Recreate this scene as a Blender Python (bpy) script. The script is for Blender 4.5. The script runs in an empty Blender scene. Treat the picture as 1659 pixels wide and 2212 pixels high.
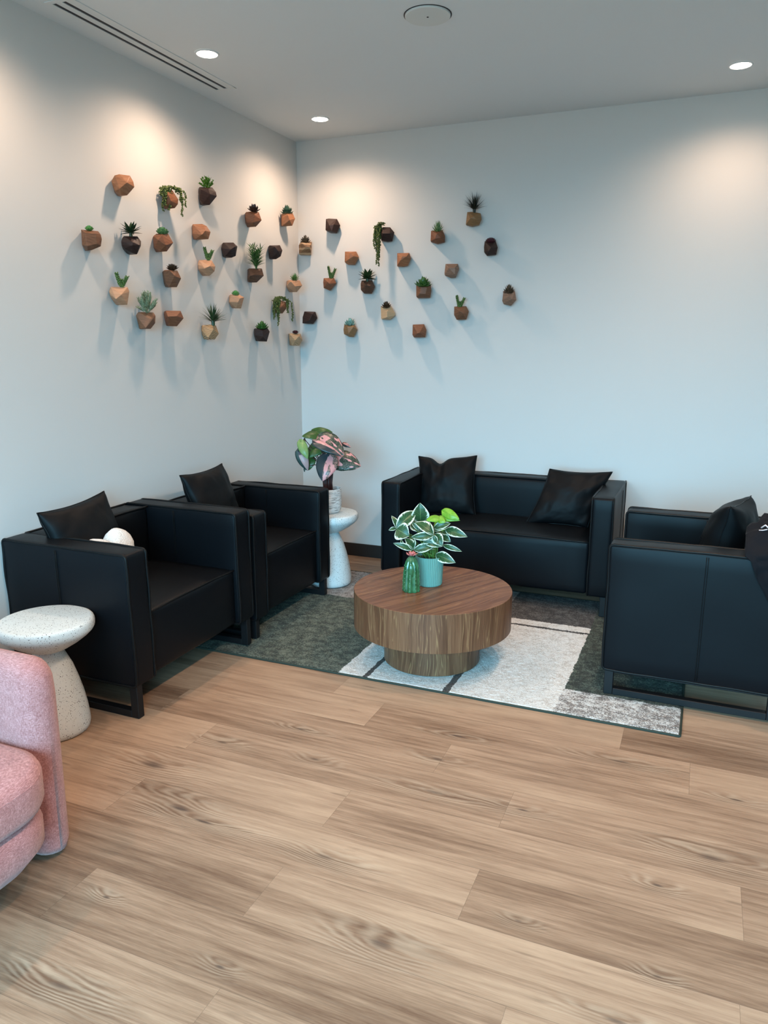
import bpy, bmesh, math, random
from mathutils import Vector, Matrix, noise
from math import sin, cos, pi, radians, exp
SC = bpy.context.scene
COL = SC.collection
random.seed(7)

# ------------------------------------------------------------------ helpers
def link(name, bm_or_me, material, parent=None, smooth=True, angle=None):
    if isinstance(bm_or_me, bmesh.types.BMesh):
        me = bpy.data.meshes.new(name)
        bm_or_me.normal_update()
        bm_or_me.to_mesh(me); bm_or_me.free()
    else:
        me = bm_or_me
    o = bpy.data.objects.new(name, me)
    COL.objects.link(o)
    for m in (material if isinstance(material, (list, tuple)) else [material]):
        if m: me.materials.append(m)
    if smooth:
        for f in me.polygons: f.use_smooth = True
        if angle is not None:
            try: me.set_sharp_from_angle(angle=angle)
            except Exception: pass
    if parent: o.parent = parent
    return o

def tag(o, label, cat, group=None, kind=None):
    if label: o['label'] = label
    if cat: o['category'] = cat
    if group: o['group'] = group
    if kind: o['kind'] = kind
    return o

def thing(name, label, cat, loc=(0, 0, 0), rotz=0.0, group=None):
    o = bpy.data.objects.new(name, None)
    o.empty_display_size = 0.1
    COL.objects.link(o)
    o.location = loc; o.rotation_euler = (0, 0, rotz)
    return tag(o, label, cat, group)

def struct(name, bm, m, parent=None, smooth=False):
    o = link(name, bm, m, parent, smooth)
    if parent is None: o['kind'] = 'structure'
    return o

def add_box(bm, x0, x1, y0, y1, z0, z1, bevel=0.0, seg=2):
    r = bmesh.ops.create_cube(bm, size=1.0)
    vs = r['verts']
    for v in vs:
        v.co = Vector((x0 + (v.co.x + .5) * (x1 - x0), y0 + (v.co.y + .5) * (y1 - y0), z0 + (v.co.z + .5) * (z1 - z0)))
    if bevel > 0:
        es = list({e for v in vs for e in v.link_edges})
        bmesh.ops.bevel(bm, geom=es, offset=bevel, segments=seg, profile=.5, affect='EDGES')

def add_tube(bm, pts, r, n=8, closed=False, caps=True, r_end=None):
    pts = [Vector(p) for p in pts]
    N = len(pts); rings = []
    prev = None
    for i, p in enumerate(pts):
        if closed: t = pts[(i + 1) % N] - pts[i - 1]
        else: t = pts[min(i + 1, N - 1)] - pts[max(i - 1, 0)]
        if t.length < 1e-9: t = Vector((0, 0, 1))
        t.normalize()
        if prev is None:
            a = Vector((0, 0, 1)) if abs(t.z) < .9 else Vector((1, 0, 0))
            u = t.cross(a).normalized()
        else:
            u = prev - t * prev.dot(t)
            if u.length < 1e-6: u = t.orthogonal()
            u.normalize()
        prev = u
        w = t.cross(u)
        rr = r if r_end is None else r + (r_end - r) * i / max(1, N - 1)
        rings.append([bm.verts.new(p + (u * cos(2 * pi * k / n) + w * sin(2 * pi * k / n)) * rr) for k in range(n)])
    M = N if closed else N - 1
    for i in range(M):
        a, b = rings[i], rings[(i + 1) % N]
        for k in range(n):
            bm.faces.new((a[k], a[(k + 1) % n], b[(k + 1) % n], b[k]))
    if caps and not closed:
        bm.faces.new(rings[0][::-1]); bm.faces.new(rings[-1])

def add_lathe(bm, prof, n=64, cap0=True, cap1=True, c=(0, 0)):
    rings = []
    for r, z in prof:
        rings.append([bm.verts.new((c[0] + r * cos(2 * pi * k / n), c[1] + r * sin(2 * pi * k / n), z)) for k in range(n)])
    for a, b in zip(rings, rings[1:]):
        for k in range(n):
            bm.faces.new((a[k], a[(k + 1) % n], b[(k + 1) % n], b[k]))
    if cap0: bm.faces.new(rings[0][::-1])
    if cap1: bm.faces.new(rings[-1])

def axis_coords(h, r, n):
    a = [-h, -h + .3 * r, -h + r]
    m = [(-h + r) + (2 * h - 2 * r) * i / n for i in range(1, n)]
    return a + m + [h - r, h - .3 * r, h]

def soft_box(bm, x0, x1, y0, y1, z0, z1, r=.02, bulge=(0, 0, 0), n=8, wob=0.0, wf=6.0, seed=0.0):
    """upholstered block: rounded edges, puffed faces and a slight hand-made wobble"""
    c = Vector(((x0 + x1) / 2, (y0 + y1) / 2, (z0 + z1) / 2))
    h = Vector(((x1 - x0) / 2, (y1 - y0) / 2, (z1 - z0) / 2))
    ax = [axis_coords(h[i], min(r, h[i] * .9), n) for i in range(3)]
    cache = {}
    def vert(p):
        key = (round(p[0], 6), round(p[1], 6), round(p[2], 6))
        if key in cache: return cache[key]
        P = Vector(p)
        inner = Vector([max(-(h[i] - r), min(h[i] - r, P[i])) for i in range(3)])
        d = P - inner
        if d.length > 1e-9: d.normalize()
        Q = inner + d * r
        u = [Q[i] / h[i] for i in range(3)]
        for i in range(3):
            j, k = (i + 1) % 3, (i + 2) % 3
            Q[i] += bulge[i] * u[i] * max(0, 1 - u[j] ** 2) ** .7 * max(0, 1 - u[k] ** 2) ** .7
        Q += c
        if wob:
            q = Q * wf + Vector((seed, seed * 1.7, seed * .3))
            Q += noise.noise_vector(q) * wob
        v = bm.verts.new(Q); cache[key] = v
        return v
    for i in range(3):
        j, k = (i + 1) % 3, (i + 2) % 3
        for s in (-1, 1):
            for a in range(len(ax[j]) - 1):
                for b in range(len(ax[k]) - 1):
                    q = []
                    for (aa, bb) in ((a, b), (a + 1, b), (a + 1, b + 1), (a, b + 1)):
                        p = [0, 0, 0]; p[i] = s * h[i]; p[j] = ax[j][aa]; p[k] = ax[k][bb]
                        q.append(vert(p))
                    if s < 0: q = q[::-1]
                    if len(set(q)) == 4: bm.faces.new(q)

def wobble(p, amp, f, seed=0):
    p = Vector(p)
    return p + noise.noise_vector(p * f + Vector((seed, seed, seed))) * amp

def rounded_loop(a0, a1, b0, b1, r, step=.05):
    pts = []
    for (ca, cb, s) in ((a1 - r, b0 + r, -pi / 2), (a1 - r, b1 - r, 0), (a0 + r, b1 - r, pi / 2), (a0 + r, b0 + r, pi)):
        for k in range(4):
            t = s + pi / 2 * k / 3
            pts.append((ca + r * cos(t), cb + r * sin(t)))
    out = []
    for i in range(len(pts)):
        p, q = pts[i], pts[(i + 1) % len(pts)]
        L = math.hypot(q[0] - p[0], q[1] - p[1]); m = max(1, int(L / step))
        for k in range(m): out.append((p[0] + (q[0] - p[0]) * k / m, p[1] + (q[1] - p[1]) * k / m))
    return out

# ------------------------------------------------------------------ node helper
class NT:
    def __init__(s, name):
        s.m = bpy.data.materials.new(name); s.m.use_nodes = True
        s.t = s.m.node_tree; s.t.nodes.clear()
        s.out = s.t.nodes.new('ShaderNodeOutputMaterial')
        s.b = s.t.nodes.new('ShaderNodeBsdfPrincipled')
        s.t.links.new(s.b.outputs[0], s.out.inputs[0])
    def n(s, typ, **kw):
        nd = s.t.nodes.new(typ)
        for k, v in kw.items():
            if hasattr(nd, k) and not k.startswith('i_'): setattr(nd, k, v)
        return nd
    def put(s, sock, v):
        if isinstance(v, bpy.types.NodeSocket): s.t.links.new(v, sock)
        elif isinstance(v, (tuple, list)) and len(v) == 3 and sock.type == 'RGBA': sock.default_value = (*v, 1)
        else: sock.default_value = v
    def math(s, op, a, b=None, c=None, clamp=False):
        nd = s.n('ShaderNodeMath', operation=op); nd.use_clamp = clamp
        for i, v in enumerate((a, b, c)):
            if v is not None: s.put(nd.inputs[i], v)
        return nd.outputs[0]
    def vmath(s, op, a, b=None, scale=None):
        nd = s.n('ShaderNodeVectorMath', operation=op)
        s.put(nd.inputs[0], a)
        if b is not None: s.put(nd.inputs[1], b)
        if scale is not None: s.put(nd.inputs['Scale'], scale)
        return nd.outputs[1] if op in ('LENGTH', 'DISTANCE', 'DOT_PRODUCT') else nd.outputs[0]
    def coord(s, w='Object'):
        return s.n('ShaderNodeTexCoord').outputs[w]
    def pos(s):
        return s.n('ShaderNodeNewGeometry').outputs['Position']
    def sep(s, v):
        nd = s.n('ShaderNodeSeparateXYZ'); s.put(nd.inputs[0], v); return nd.outputs
    def comb(s, x, y, z=0.0):
        nd = s.n('ShaderNodeCombineXYZ')
        for i, v in enumerate((x, y, z)): s.put(nd.inputs[i], v)
        return nd.outputs[0]
    def noise(s, v, scale=5, detail=3, rough=.5, dist=0.0, col=False):
        nd = s.n('ShaderNodeTexNoise'); s.put(nd.inputs['Vector'], v)
        nd.inputs['Scale'].default_value = scale; nd.inputs['Detail'].default_value = detail
        nd.inputs['Roughness'].default_value = rough; nd.inputs['Distortion'].default_value = dist
        return nd.outputs['Color' if col else 'Fac']
    def voro(s, v, scale, feature='F1', out='Distance', rand=1.0):
        nd = s.n('ShaderNodeTexVoronoi', feature=feature); s.put(nd.inputs['Vector'], v)
        nd.inputs['Scale'].default_value = scale
        nd.inputs['Randomness'].default_value = rand
        return nd.outputs[out]
    def ramp(s, f, stops, interp='LINEAR'):
        nd = s.n('ShaderNodeValToRGB'); s.put(nd.inputs[0], f)
        cr = nd.color_ramp; cr.interpolation = interp
        while len(cr.elements) < len(stops): cr.elements.new(.5)
        for e, (p, c) in zip(cr.elements, stops):
            e.position = p; e.color = (*c, 1) if len(c) == 3 else c
        return nd.outputs[0]
    def mix(s, f, a, b, mode='MIX'):
        nd = s.n('ShaderNodeMix', data_type='RGBA', blend_type=mode)
        s.put(nd.inputs[0], f); s.put(nd.inputs[6], a); s.put(nd.inputs[7], b)
        return nd.outputs[2]
    def mrange(s, v, a, b, c=0.0, d=1.0, smooth=False):
        nd = s.n('ShaderNodeMapRange'); nd.clamp = True
        if smooth: nd.interpolation_type = 'SMOOTHSTEP'
        s.put(nd.inputs[0], v)
        for i, x in enumerate((a, b, c, d)): s.put(nd.inputs[i + 1], x)
        return nd.outputs[0]
    def bump(s, h, strength=.3, dist=.002):
        nd = s.n('ShaderNodeBump'); nd.inputs['Strength'].default_value = strength
        nd.inputs['Distance'].default_value = dist
        s.put(nd.inputs['Height'], h); s.put(s.b.inputs['Normal'], nd.outputs[0])
    def base(s, c): s.put(s.b.inputs['Base Color'], c); return s
    def set(s, rough=.5, metal=0.0, spec=.5, sheen=0.0, coat=0.0):
        i = s.b.inputs
        s.put(i['Roughness'], rough); s.put(i['Metallic'], metal); s.put(i['Specular IOR Level'], spec)
        s.put(i['Sheen Weight'], sheen); s.put(i['Coat Weight'], coat)
        return s
    def rnd(s): return s.n('ShaderNodeObjectInfo').outputs['Random']
    def uv(s): return s.n('ShaderNodeTexCoord').outputs['UV']

def simple(name, col, rough=.5, spec=.5, metal=0.0, coat=0.0):
    t = NT(name); t.base(col); t.set(rough, metal, spec, 0, coat); return t.m

# ------------------------------------------------------------------ materials
M = {}
t = NT('wall_paint'); t.base((.63, .622, .605)); t.set(.75, 0, .3)
t.bump(t.noise(t.pos(), 260, 2), .05, .001); M['wall'] = t.m
t = NT('ceiling_paint'); t.base((.72, .765, .79)); t.set(.85, 0, .2)
t.bump(t.noise(t.pos(), 180, 2), .05, .001); M['ceil'] = t.m
M['white_metal'] = simple('white_powder_coat', (.70, .735, .75), .5)
M['slot'] = simple('dark_slot', (.015, .015, .02), .6)
M['cover'] = simple('white_plate', (.64, .67, .66), .6)
M['base'] = simple('dark_vinyl_base', (.016, .013, .012), .45)
M['metal'] = simple('black_steel', (.006, .006, .007), .5, .3)
t = NT('lamp_lens'); t.base((1, .95, .9)); t.b.inputs['Emission Color'].default_value = (1, .88, .74, 1)
t.b.inputs['Emission Strength'].default_value = 14.0; M['lens'] = t.m

# leather
def leather(name, col, rough, fine, fold):
    t = NT(name); p = t.coord('Object')
    t.base(col); t.set(rough, 0, .13)
    h = t.math('ADD', t.math('MULTIPLY', t.noise(p, 900, 2), fine), t.math('MULTIPLY', t.noise(p, 6, 2, .5, .4), fold))
    t.bump(h, .35, .004)
    return t.m
M['leather'] = leather('black_leather', (.0036, .0046, .0062), .42, .05, .2)
M['piping'] = leather('black_piping', (.0065, .0066, .007), .38, .1, .3)
M['pillow'] = leather('black_soft_leather', (.0032, .0038, .0046), .52, .04, .12)

# terrazzo
t = NT('terrazzo'); p = t.coord('Object')
def chips(scale, thr, keep):
    w = t.vmath('ADD', p, t.vmath('SCALE', t.noise(p, scale * 1.3, 1, .5, 0, True), scale=.006))
    d = t.voro(w, scale); c = t.sep(t.voro(w, scale, out='Color'))[0]
    return t.math('MULTIPLY', t.math('LESS_THAN', d, t.math('MULTIPLY_ADD', c, thr * .7, thr * .3)), t.math('LESS_THAN', c, keep))
a = t.math('MAXIMUM', chips(105, .31, .75), chips(185, .33, .7))
g = t.math('MULTIPLY', chips(120, .3, .35), .45)
f = t.math('MAXIMUM', a, g)
t.base(t.mix(f, (.70, .75, .755), (.045, .05, .055))); t.set(.42, 0, .45); M['terrazzo'] = t.m

# walnut veneer: uv.x across the grain, uv.y along it (metres)
def walnut(name):
    t = NT(name); u = t.sep(t.uv())
    a = u[1]
    def q(fx, fy, o=0.0): return t.comb(t.math('MULTIPLY_ADD', u[0], fx, o), t.math('MULTIPLY', a, fy), o)
    bend = t.math('SUBTRACT', t.noise(q(5.0, 2.2, 3.1), 1, 2, .5), .5)
    x = t.math('MULTIPLY_ADD', bend, .11, u[0])
    def band(f, o, det=2): return t.noise(t.comb(t.math('MULTIPLY_ADD', x, f, o), t.math('MULTIPLY', a, f * .035), o), 1, det, .55)
    b1 = band(46.0, 1.7); b2 = band(170.0, 5.2); fine = t.noise(q(420.0, 9.0), 1, 2)
    broad = t.noise(q(5.0, 1.0, 8.0), 1, 2)
    v = t.math('ADD', t.math('MULTIPLY', b1, .46), t.math('ADD', t.math('MULTIPLY', b2, .26), t.math('ADD', t.math('MULTIPLY', fine, .18), t.math('MULTIPLY', broad, .18))))
    c = t.ramp(v, [(.38, (.066, .026, .013)), (.52, (.135, .057, .029)), (.68, (.215, .102, .053))])
    d = t.math('ABSOLUTE', t.math('SUBTRACT', b1, .53))
    vein = t.math('MULTIPLY', t.mrange(d, .0, .016, 1, 0, True), t.mrange(broad, .36, .54))
    d2 = t.math('ABSOLUTE', t.math('SUBTRACT', band(27.0, 12.4), .5))
    vein = t.math('MAXIMUM', vein, t.math('MULTIPLY', t.mrange(d2, .0, .011, 1, 0, True), .8))
    c = t.mix(t.math('MULTIPLY', vein, .6), c, (.36, .20, .095))
    t.base(c); t.set(t.mrange(fine, 0, 1, .34, .46), 0, .3)
    t.bump(fine, .06, .001)
    return t.m
M['walnut'] = walnut('walnut_veneer')

# pots wood
def wood(name, dark, light, line=None, freq=70, amount=.5, vert=False):
    t = NT(name); p = t.coord('Object')
    r = t.rnd()
    off = t.comb(t.math('MULTIPLY', r, 13.7), t.math('MULTIPLY', r, 5.1), t.math('MULTIPLY', r, 9.3))
    p = t.vmath('ADD', p, off)
    s = t.sep(p)
    grain = t.noise(t.comb(t.math('MULTIPLY', s[0], 22.0), t.math('MULTIPLY', s[1], 22.0), t.math('MULTIPLY', s[2], 260.0)), 1, 3, .6)
    warp = t.noise(p, 11, 2)
    ring = t.math('MULTIPLY_ADD', t.math('SINE', t.math('MULTIPLY', t.math('ADD', s[2], t.math('MULTIPLY', warp, .09)), 2 * pi * freq)), .5, .5)
    v = t.math('ADD', t.math('MULTIPLY', grain, .62), t.math('MULTIPLY', ring, .13)); v = t.math('ADD', v, .07)
    v = t.math('ADD', v, t.math('MULTIPLY', t.math('SUBTRACT', r, .5), .18))
    c = t.ramp(v, [(.2, dark), (.75, light)])
    if line is not None:
        st = t.math('MULTIPLY_ADD', t.math('SINE', t.math('MULTIPLY', t.math('ADD', t.math('ADD', s[2], t.math('MULTIPLY', s[1], .22)), t.math('MULTIPLY', warp, .035)), 2 * pi * amount)), .5, .5)
        c = t.mix(t.mrange(st, .62, .80), c, line)
    t.base(c); t.set(.5, 0, .3); t.bump(grain, .06, .001)
    return t.m
W = {
 'orange': wood('cherry_wood', (.22, .085, .04), (.40, .18, .09), freq=60),
 'redbrown': wood('reddish_wood', (.135, .05, .026), (.27, .112, .058)),
 'brown': wood('brown_wood', (.115, .05, .027), (.26, .12, .064)),
 'dark': wood('wenge_wood', (.016, .0085, .0075), (.052, .026, .021)),
 'darkbrown': wood('walnut_block', (.055, .027, .018), (.15, .075, .044)),
 'light': wood('beech_wood', (.33, .165, .092), (.55, .31, .185)),
 'pale': wood('ash_wood', (.42, .26, .145), (.62, .42, .25)),
 'olive': wood('olive_wood', (.16, .082, .036), (.32, .175, .08)),
 'grey': wood('taupe_wood', (.15, .085, .058), (.29, .175, .12)),
 'stripe': wood('ringed_wood', (.13, .066, .034), (.30, .165, .085), line=(.42, .27, .16), amount=34),
 'zebra': wood('zebra_wood', (.46, .27, .13), (.66, .44, .24), line=(.10, .045, .025), amount=135),
 'zebra_fine': wood('fine_zebra_wood', (.44, .27, .14), (.62, .42, .25), line=(.17, .085, .045), amount=210),
}

# leaves
def leaf_mat(name, c0, c1, rough=.4, scale=120, spec=.4):
    t = NT(name)
    t.base(t.ramp(t.noise(t.coord('Object'), scale, 2), [(.3, c0), (.7, c1)])); t.set(rough, 0, spec)
    return t.m
LM = {
 'dome_green': leaf_mat('jade_leaf', (.04, .16, .03), (.14, .36, .09)),
 'agave_dark': leaf_mat('dark_agave_leaf', (.004, .014, .008), (.03, .065, .02)),
 'agave_green': leaf_mat('olive_agave_leaf', (.008, .026, .012), (.045, .085, .02)),
 'rosette_green': leaf_mat('green_succulent', (.03, .10, .03), (.13, .27, .09)),
 'rosette_brown': leaf_mat('brown_succulent', (.02, .011, .007), (.075, .04, .018)),
 'burro2': leaf_mat('burro_tail', (.03, .08, .018), (.15, .24, .07)),
 'rosemary': leaf_mat('frosted_needles', (.12, .18, .09), (.42, .48, .32)),
 'bush_green': leaf_mat('bright_bush', (.018, .075, .006), (.10, .26, .02)),
 'rosette_maroon': leaf_mat('maroon_succulent', (.016, .007, .005), (.05, .02, .013)),
 'rosette_teal': leaf_mat('teal_succulent', (.012, .04, .022), (.05, .12, .07)),
 'palm': leaf_mat('palm_leaf', (.025, .085, .02), (.13, .25, .07)),
 'rosette_mauve': leaf_mat('mauve_succulent', (.045, .035, .018), (.14, .10, .065)),
 'spiky_green': leaf_mat('spiky_leaf', (.025, .08, .012), (.16, .30, .08)),
 'grass_green': leaf_mat('grass_leaf', (.006, .028, .01), (.04, .085, .03)),
 'rosette_leafgreen': leaf_mat('leafy_succulent', (.016, .06, .01), (.09, .20, .04)),
 'trail': leaf_mat('pearl_bead', (.022, .04, .006), (.13, .17, .04), .35),
 'dome_maroon': leaf_mat('wine_succulent', (.025, .004, .008), (.08, .014, .02)),
 'rosette_blue': leaf_mat('blue_succulent', (.10, .22, .19), (.30, .48, .43)),
 'grass_black': leaf_mat('dark_grass_leaf', (.004, .007, .005), (.022, .03, .018)),
 'spiky_pale': leaf_mat('pale_spiky_leaf', (.03, .10, .02), (.22, .34, .14)),
 'rosette_taupe': leaf_mat('taupe_succulent', (.035, .022, .013), (.10, .065, .035)),
}
M['stem'] = leaf_mat('green_stem', (.06, .14, .02), (.16, .26, .06))
M['red_stem'] = leaf_mat('red_stem', (.03, .009, .007), (.085, .022, .016), .5, 40)
M['soil'] = leaf_mat('dark_soil', (.008, .006, .005), (.025, .018, .012), .9, 300)

def big_leaf(name, kind):
    t = NT(name); u = t.sep(t.uv())
    x = t.math('MULTIPLY_ADD', u[0], 2.0, -1.0); ax = t.math('ABSOLUTE', x); v = u[1]
    # streaks running from the midrib towards the edge and the tip
    sv = t.comb(t.math('MULTIPLY', t.math('SUBTRACT', v, t.math('MULTIPLY', ax, .35)), 1.0), t.math('MULTIPLY', x, .12), t.math('MULTIPLY', t.rnd(), 7.0))
    n1 = t.noise(sv, 26, 3, .6); n2 = t.noise(t.coord('Object'), 60, 2)
    vein = t.mrange(ax, .0, .035, 1, 0)
    if kind == 'v':
        g = t.ramp(n1, [(.3, (.010, .042, .018)), (.58, (.026, .085, .03)), (.78, (.10, .22, .06))])
        edge = t.math('ADD', ax, t.math('MULTIPLY', t.math('SUBTRACT', n1, .5), .95))
        m = t.mrange(edge, .74, .84)
        c = t.mix(m, g, (.74, .83, .68))
        c = t.mix(t.math('MULTIPLY', vein, .6), c, (.3, .42, .16))
    elif kind == 'g':
        c = t.ramp(n1, [(.3, (.10, .26, .012)), (.7, (.22, .44, .04))])
        c = t.mix(t.math('MULTIPLY', vein, .8), c, (.05, .10, .02))
    elif kind == 'dg':
        c = t.ramp(n1, [(.3, (.022, .062, .012)), (.7, (.055, .125, .028))])
        c = t.mix(t.math('MULTIPLY', vein, .5), c, (.02, .04, .01))
    elif kind == 'l':
        c = t.ramp(n1, [(.3, (.16, .27, .08)), (.7, (.24, .37, .13))])
    elif kind == 's':
        m = t.mrange(t.math('ADD', v, t.math('MULTIPLY', n1, .3)), .3, .36)
        c = t.mix(m, (.03, .04, .06), (.52, .33, .32))
        c = t.mix(t.mrange(x, .35, .4), c, (.03, .06, .055))
    elif kind in ('p', 'q'):
        sp = t.comb(t.math('MULTIPLY', x, 1.0), t.math('MULTIPLY', v, .5), t.math('MULTIPLY', t.rnd(), 3.0))
        s = t.noise(t.comb(t.math('MULTIPLY_ADD', x, .55, v), t.math('MULTIPLY', t.math('SUBTRACT', v, x), .25), 0.0), 42, 2, .65)
        d = t.ramp(n2, [(.3, (.012, .028, .022)), (.7, (.035, .065, .045))])
        thr = .60 if kind == 'p' else .52
        c = t.mix(t.mrange(s, thr, thr + .03), d, (.62, .33, .30) if kind == 'q' else (.50, .38, .32))
        blk = t.noise(t.comb(t.math('MULTIPLY', x, .9), v, t.math('MULTIPLY', t.rnd(), 11.0)), 2.3, 1)
        c = t.mix(t.mrange(blk, .54 if kind == 'p' else .48, .555 if kind == 'p' else .495), c, (.68, .31, .31))
        c = t.mix(t.mrange(t.math('ADD', x, t.math('MULTIPLY', t.math('SUBTRACT', blk, .5), .5)), .12 if kind == 'q' else 1.5, .15 if kind == 'q' else 1.6), c, (.028, .045, .052))
    else:
        c = t.ramp(n1, [(.3, (.01, .018, .012)), (.7, (.03, .035, .02))])
    t.base(c); t.set(.32, 0, .45)
    t.bump(t.noise(sv, 40, 2), .2, .002)
    return t.m
BL = {k: big_leaf('leaf_' + k, k) for k in ('v', 'g', 'dg', 'l', 's', 'p', 'q', 'd')}

# glazed ceramics, fabrics
t = NT('teal_ceramic'); t.base((.16, .335, .285)); t.set(.5, 0, .3); M['teal'] = t.m
t = NT('cactus_glaze'); p = t.coord('Object')
t.base(t.ramp(t.noise(p, 40, 2), [(.3, (.016, .08, .03)), (.7, (.045, .17, .07))])); t.set(.12, 0, .6, 0, .6); M['cactus'] = t.m
M['spine'] = simple('pale_dots', (.42, .60, .45), .25)
M['pinkglaze'] = simple('pink_glaze', (.62, .19, .18), .3, .5, 0, .3)
t = NT('white_scratched_ceramic'); s = t.sep(t.coord('Object'))
ang = t.math('ARCTAN2', s[1], s[0])
g = t.noise(t.comb(t.math('MULTIPLY', t.math('COSINE', ang), 2.0), t.math('MULTIPLY', t.math('SINE', ang), 2.0), t.math('MULTIPLY', s[2], 330.0)), 1, 2, .5)
gm = t.mrange(g, .37, .44)
t.base(t.mix(gm, (.30, .31, .32), (.72, .73, .73))); t.set(.6, 0, .3); t.bump(gm, .8, .003); M['scratch'] = t.m

t = NT('pink_woven_fabric'); p = t.coord('Object')
th = t.math('ADD', t.noise(t.vmath('MULTIPLY', p, (110., 110., 900.)), 1, 2), t.noise(t.vmath('MULTIPLY', p, (900., 900., 110.)), 1, 2))
th = t.math('ADD', th, t.math('MULTIPLY', t.noise(p, 30, 2), .25))
t.base(t.ramp(t.math('MULTIPLY', th, .5), [(.40, (.235, .080, .078)), (.55, (.40, .158, .150)), (.70, (.60, .305, .295))])); t.set(.85, 0, .2, .35)
t.bump(th, .5, .002); M['pink'] = t.m
t = NT('white_boucle'); p = t.coord('Object')
h = t.noise(p, 130, 3); t.base(t.ramp(h, [(.3, (.70, .70, .69)), (.7, (.88, .88, .87))])); t.set(.95, 0, .1, .3); t.bump(h, .9, .006); M['boucle'] = t.m
t = NT('black_cloth'); p = t.coord('Object'); t.base((.006, .006, .008)); t.set(.85, 0, .15, .02); t.bump(t.noise(p, 700, 2), .3, .001); M['cloth'] = t.m
M['print'] = simple('pale_print', (.62, .52, .52), .6)
M['thread'] = simple('white_thread', (.7, .7, .68), .8)

# rug: world-metre colour blocks
t = NT('rug_pile'); P = t.pos(); s = t.sep(P)
wob = t.sep(t.noise(P, 16, 2, .5, 0, True)); wob2 = t.sep(t.noise(P, 170, 1, .5, 0, True))
def wb(i, base): return t.math('ADD', base, t.math('ADD', t.math('MULTIPLY', t.math('SUBTRACT', wob[i], .5), .022), t.math('MULTIPLY', t.math('SUBTRACT', wob2[i], .5), .016)))
X = wb(0, s[0]); Y = wb(1, s[1])
pile = t.noise(P, 330, 3, .7); pile2 = t.noise(P, 110, 3, .7); mott = t.noise(t.vmath('MULTIPLY', P, (1., 1.2, 1.)), 22, 5, .65)
sp = t.math('ADD', t.math('MULTIPLY', pile, .34), t.math('ADD', t.math('MULTIPLY', pile2, .33), t.math('MULTIPLY', mott, .33)))
sp = t.math('MULTIPLY_ADD', t.math('SUBTRACT', sp, .5), 2.7, .5)
green = t.ramp(sp, [(.36, (.016, .026, .020)), (.5, (.070, .092, .070)), (.64, (.19, .22, .17))])
dgreen = t.ramp(sp, [(.38, (.006, .012, .010)), (.54, (.034, .054, .040)), (.66, (.13, .165, .13))])
grey = t.ramp(sp, [(.38, (.016, .015, .016)), (.5, (.055, .052, .053)), (.62, (.15, .145, .145))])
beige = t.ramp(sp, [(.36, (.19, .155, .14)), (.5, (.38, .33, .30)), (.62, (.56, .50, .47))])
cream = t.ramp(sp, [(.34, (.62, .58, .54)), (.44, (.84, .81, .78)), (.60, (.92, .91, .89))])
speck = t.ramp(sp, [(.42, (.20, .175, .165)), (.5, (.52, .49, .47)), (.58, (.84, .82, .80))])
line = t.ramp(sp, [(.38, (.018, .016, .016)), (.62, (.10, .095, .09))])
def gt(v, a): return t.math('GREATER_THAN', v, a)
def lt(v, a): return t.math('LESS_THAN', v, a)
def AND(*f):
    r = f[0]
    for k in f[1:]: r = t.math('MULTIPLY', r, k)
    return r
c = t.mix(gt(Y, -.955), green, beige)
c = t.mix(AND(gt(X, 1.825), gt(Y, -.905)), c, grey)
white = AND(gt(X, 1.283), lt(X, 2.345), lt(Y, -.908))
c = t.mix(white, c, cream)
ln = t.math('MAXIMUM', t.math('MAXIMUM', AND(gt(X, 1.415), lt(X, 1.442), white), AND(gt(X, 1.823), lt(X, 1.853), white)), AND(gt(Y, -1.014), lt(Y, -.990), gt(X, 1.44), white))
c = t.mix(ln, c, line)
c = t.mix(gt(X, 2.345), c, dgreen)
c = t.mix(AND(gt(X, 2.335), lt(Y, -1.752)), c, speck)
t.base(c); t.set(.95, 0, .1, .15); t.bump(t.math('ADD', pile, pile2), 1.0, .006); M['rug'] = t.m
M['binding'] = simple('dark_green_binding', (.035, .045, .036), .8, .2)
KNOTS = [(0.992,-3.027,0.107,0.042),(1.266,-3.213,0.089,0.032),(1.388,-3.247,0.079,0.013),(1.846,-3.247,0.088,0.021),(2.149,-3.507,0.075,0.035),(2.975,-2.773,0.103,0.033),(1.462,-3.949,0.082,0.023),(2.055,-2.777,0.101,0.019),(2.372,-2.757,0.048,0.014),(1.139,-2.778,0.057,0.021),(1.548,-2.747,0.045,0.018),(2.651,-2.295,0.09,0.018),(1.343,-3.657,0.027,0.013),(1.797,-3.741,0.03,0.012),(1.99,-2.559,0.054,0.02),(2.827,-2.973,0.035,0.016),(1.382,-2.558,0.059,0.014),(2.011,-2.354,0.067,0.013),(2.764,-3.507,0.067,0.016),(2.476,-3.28,0.029,0.011),(2.848,-3.33,0.03,0.013),(3.059,-2.4,0.05,0.014)]
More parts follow.
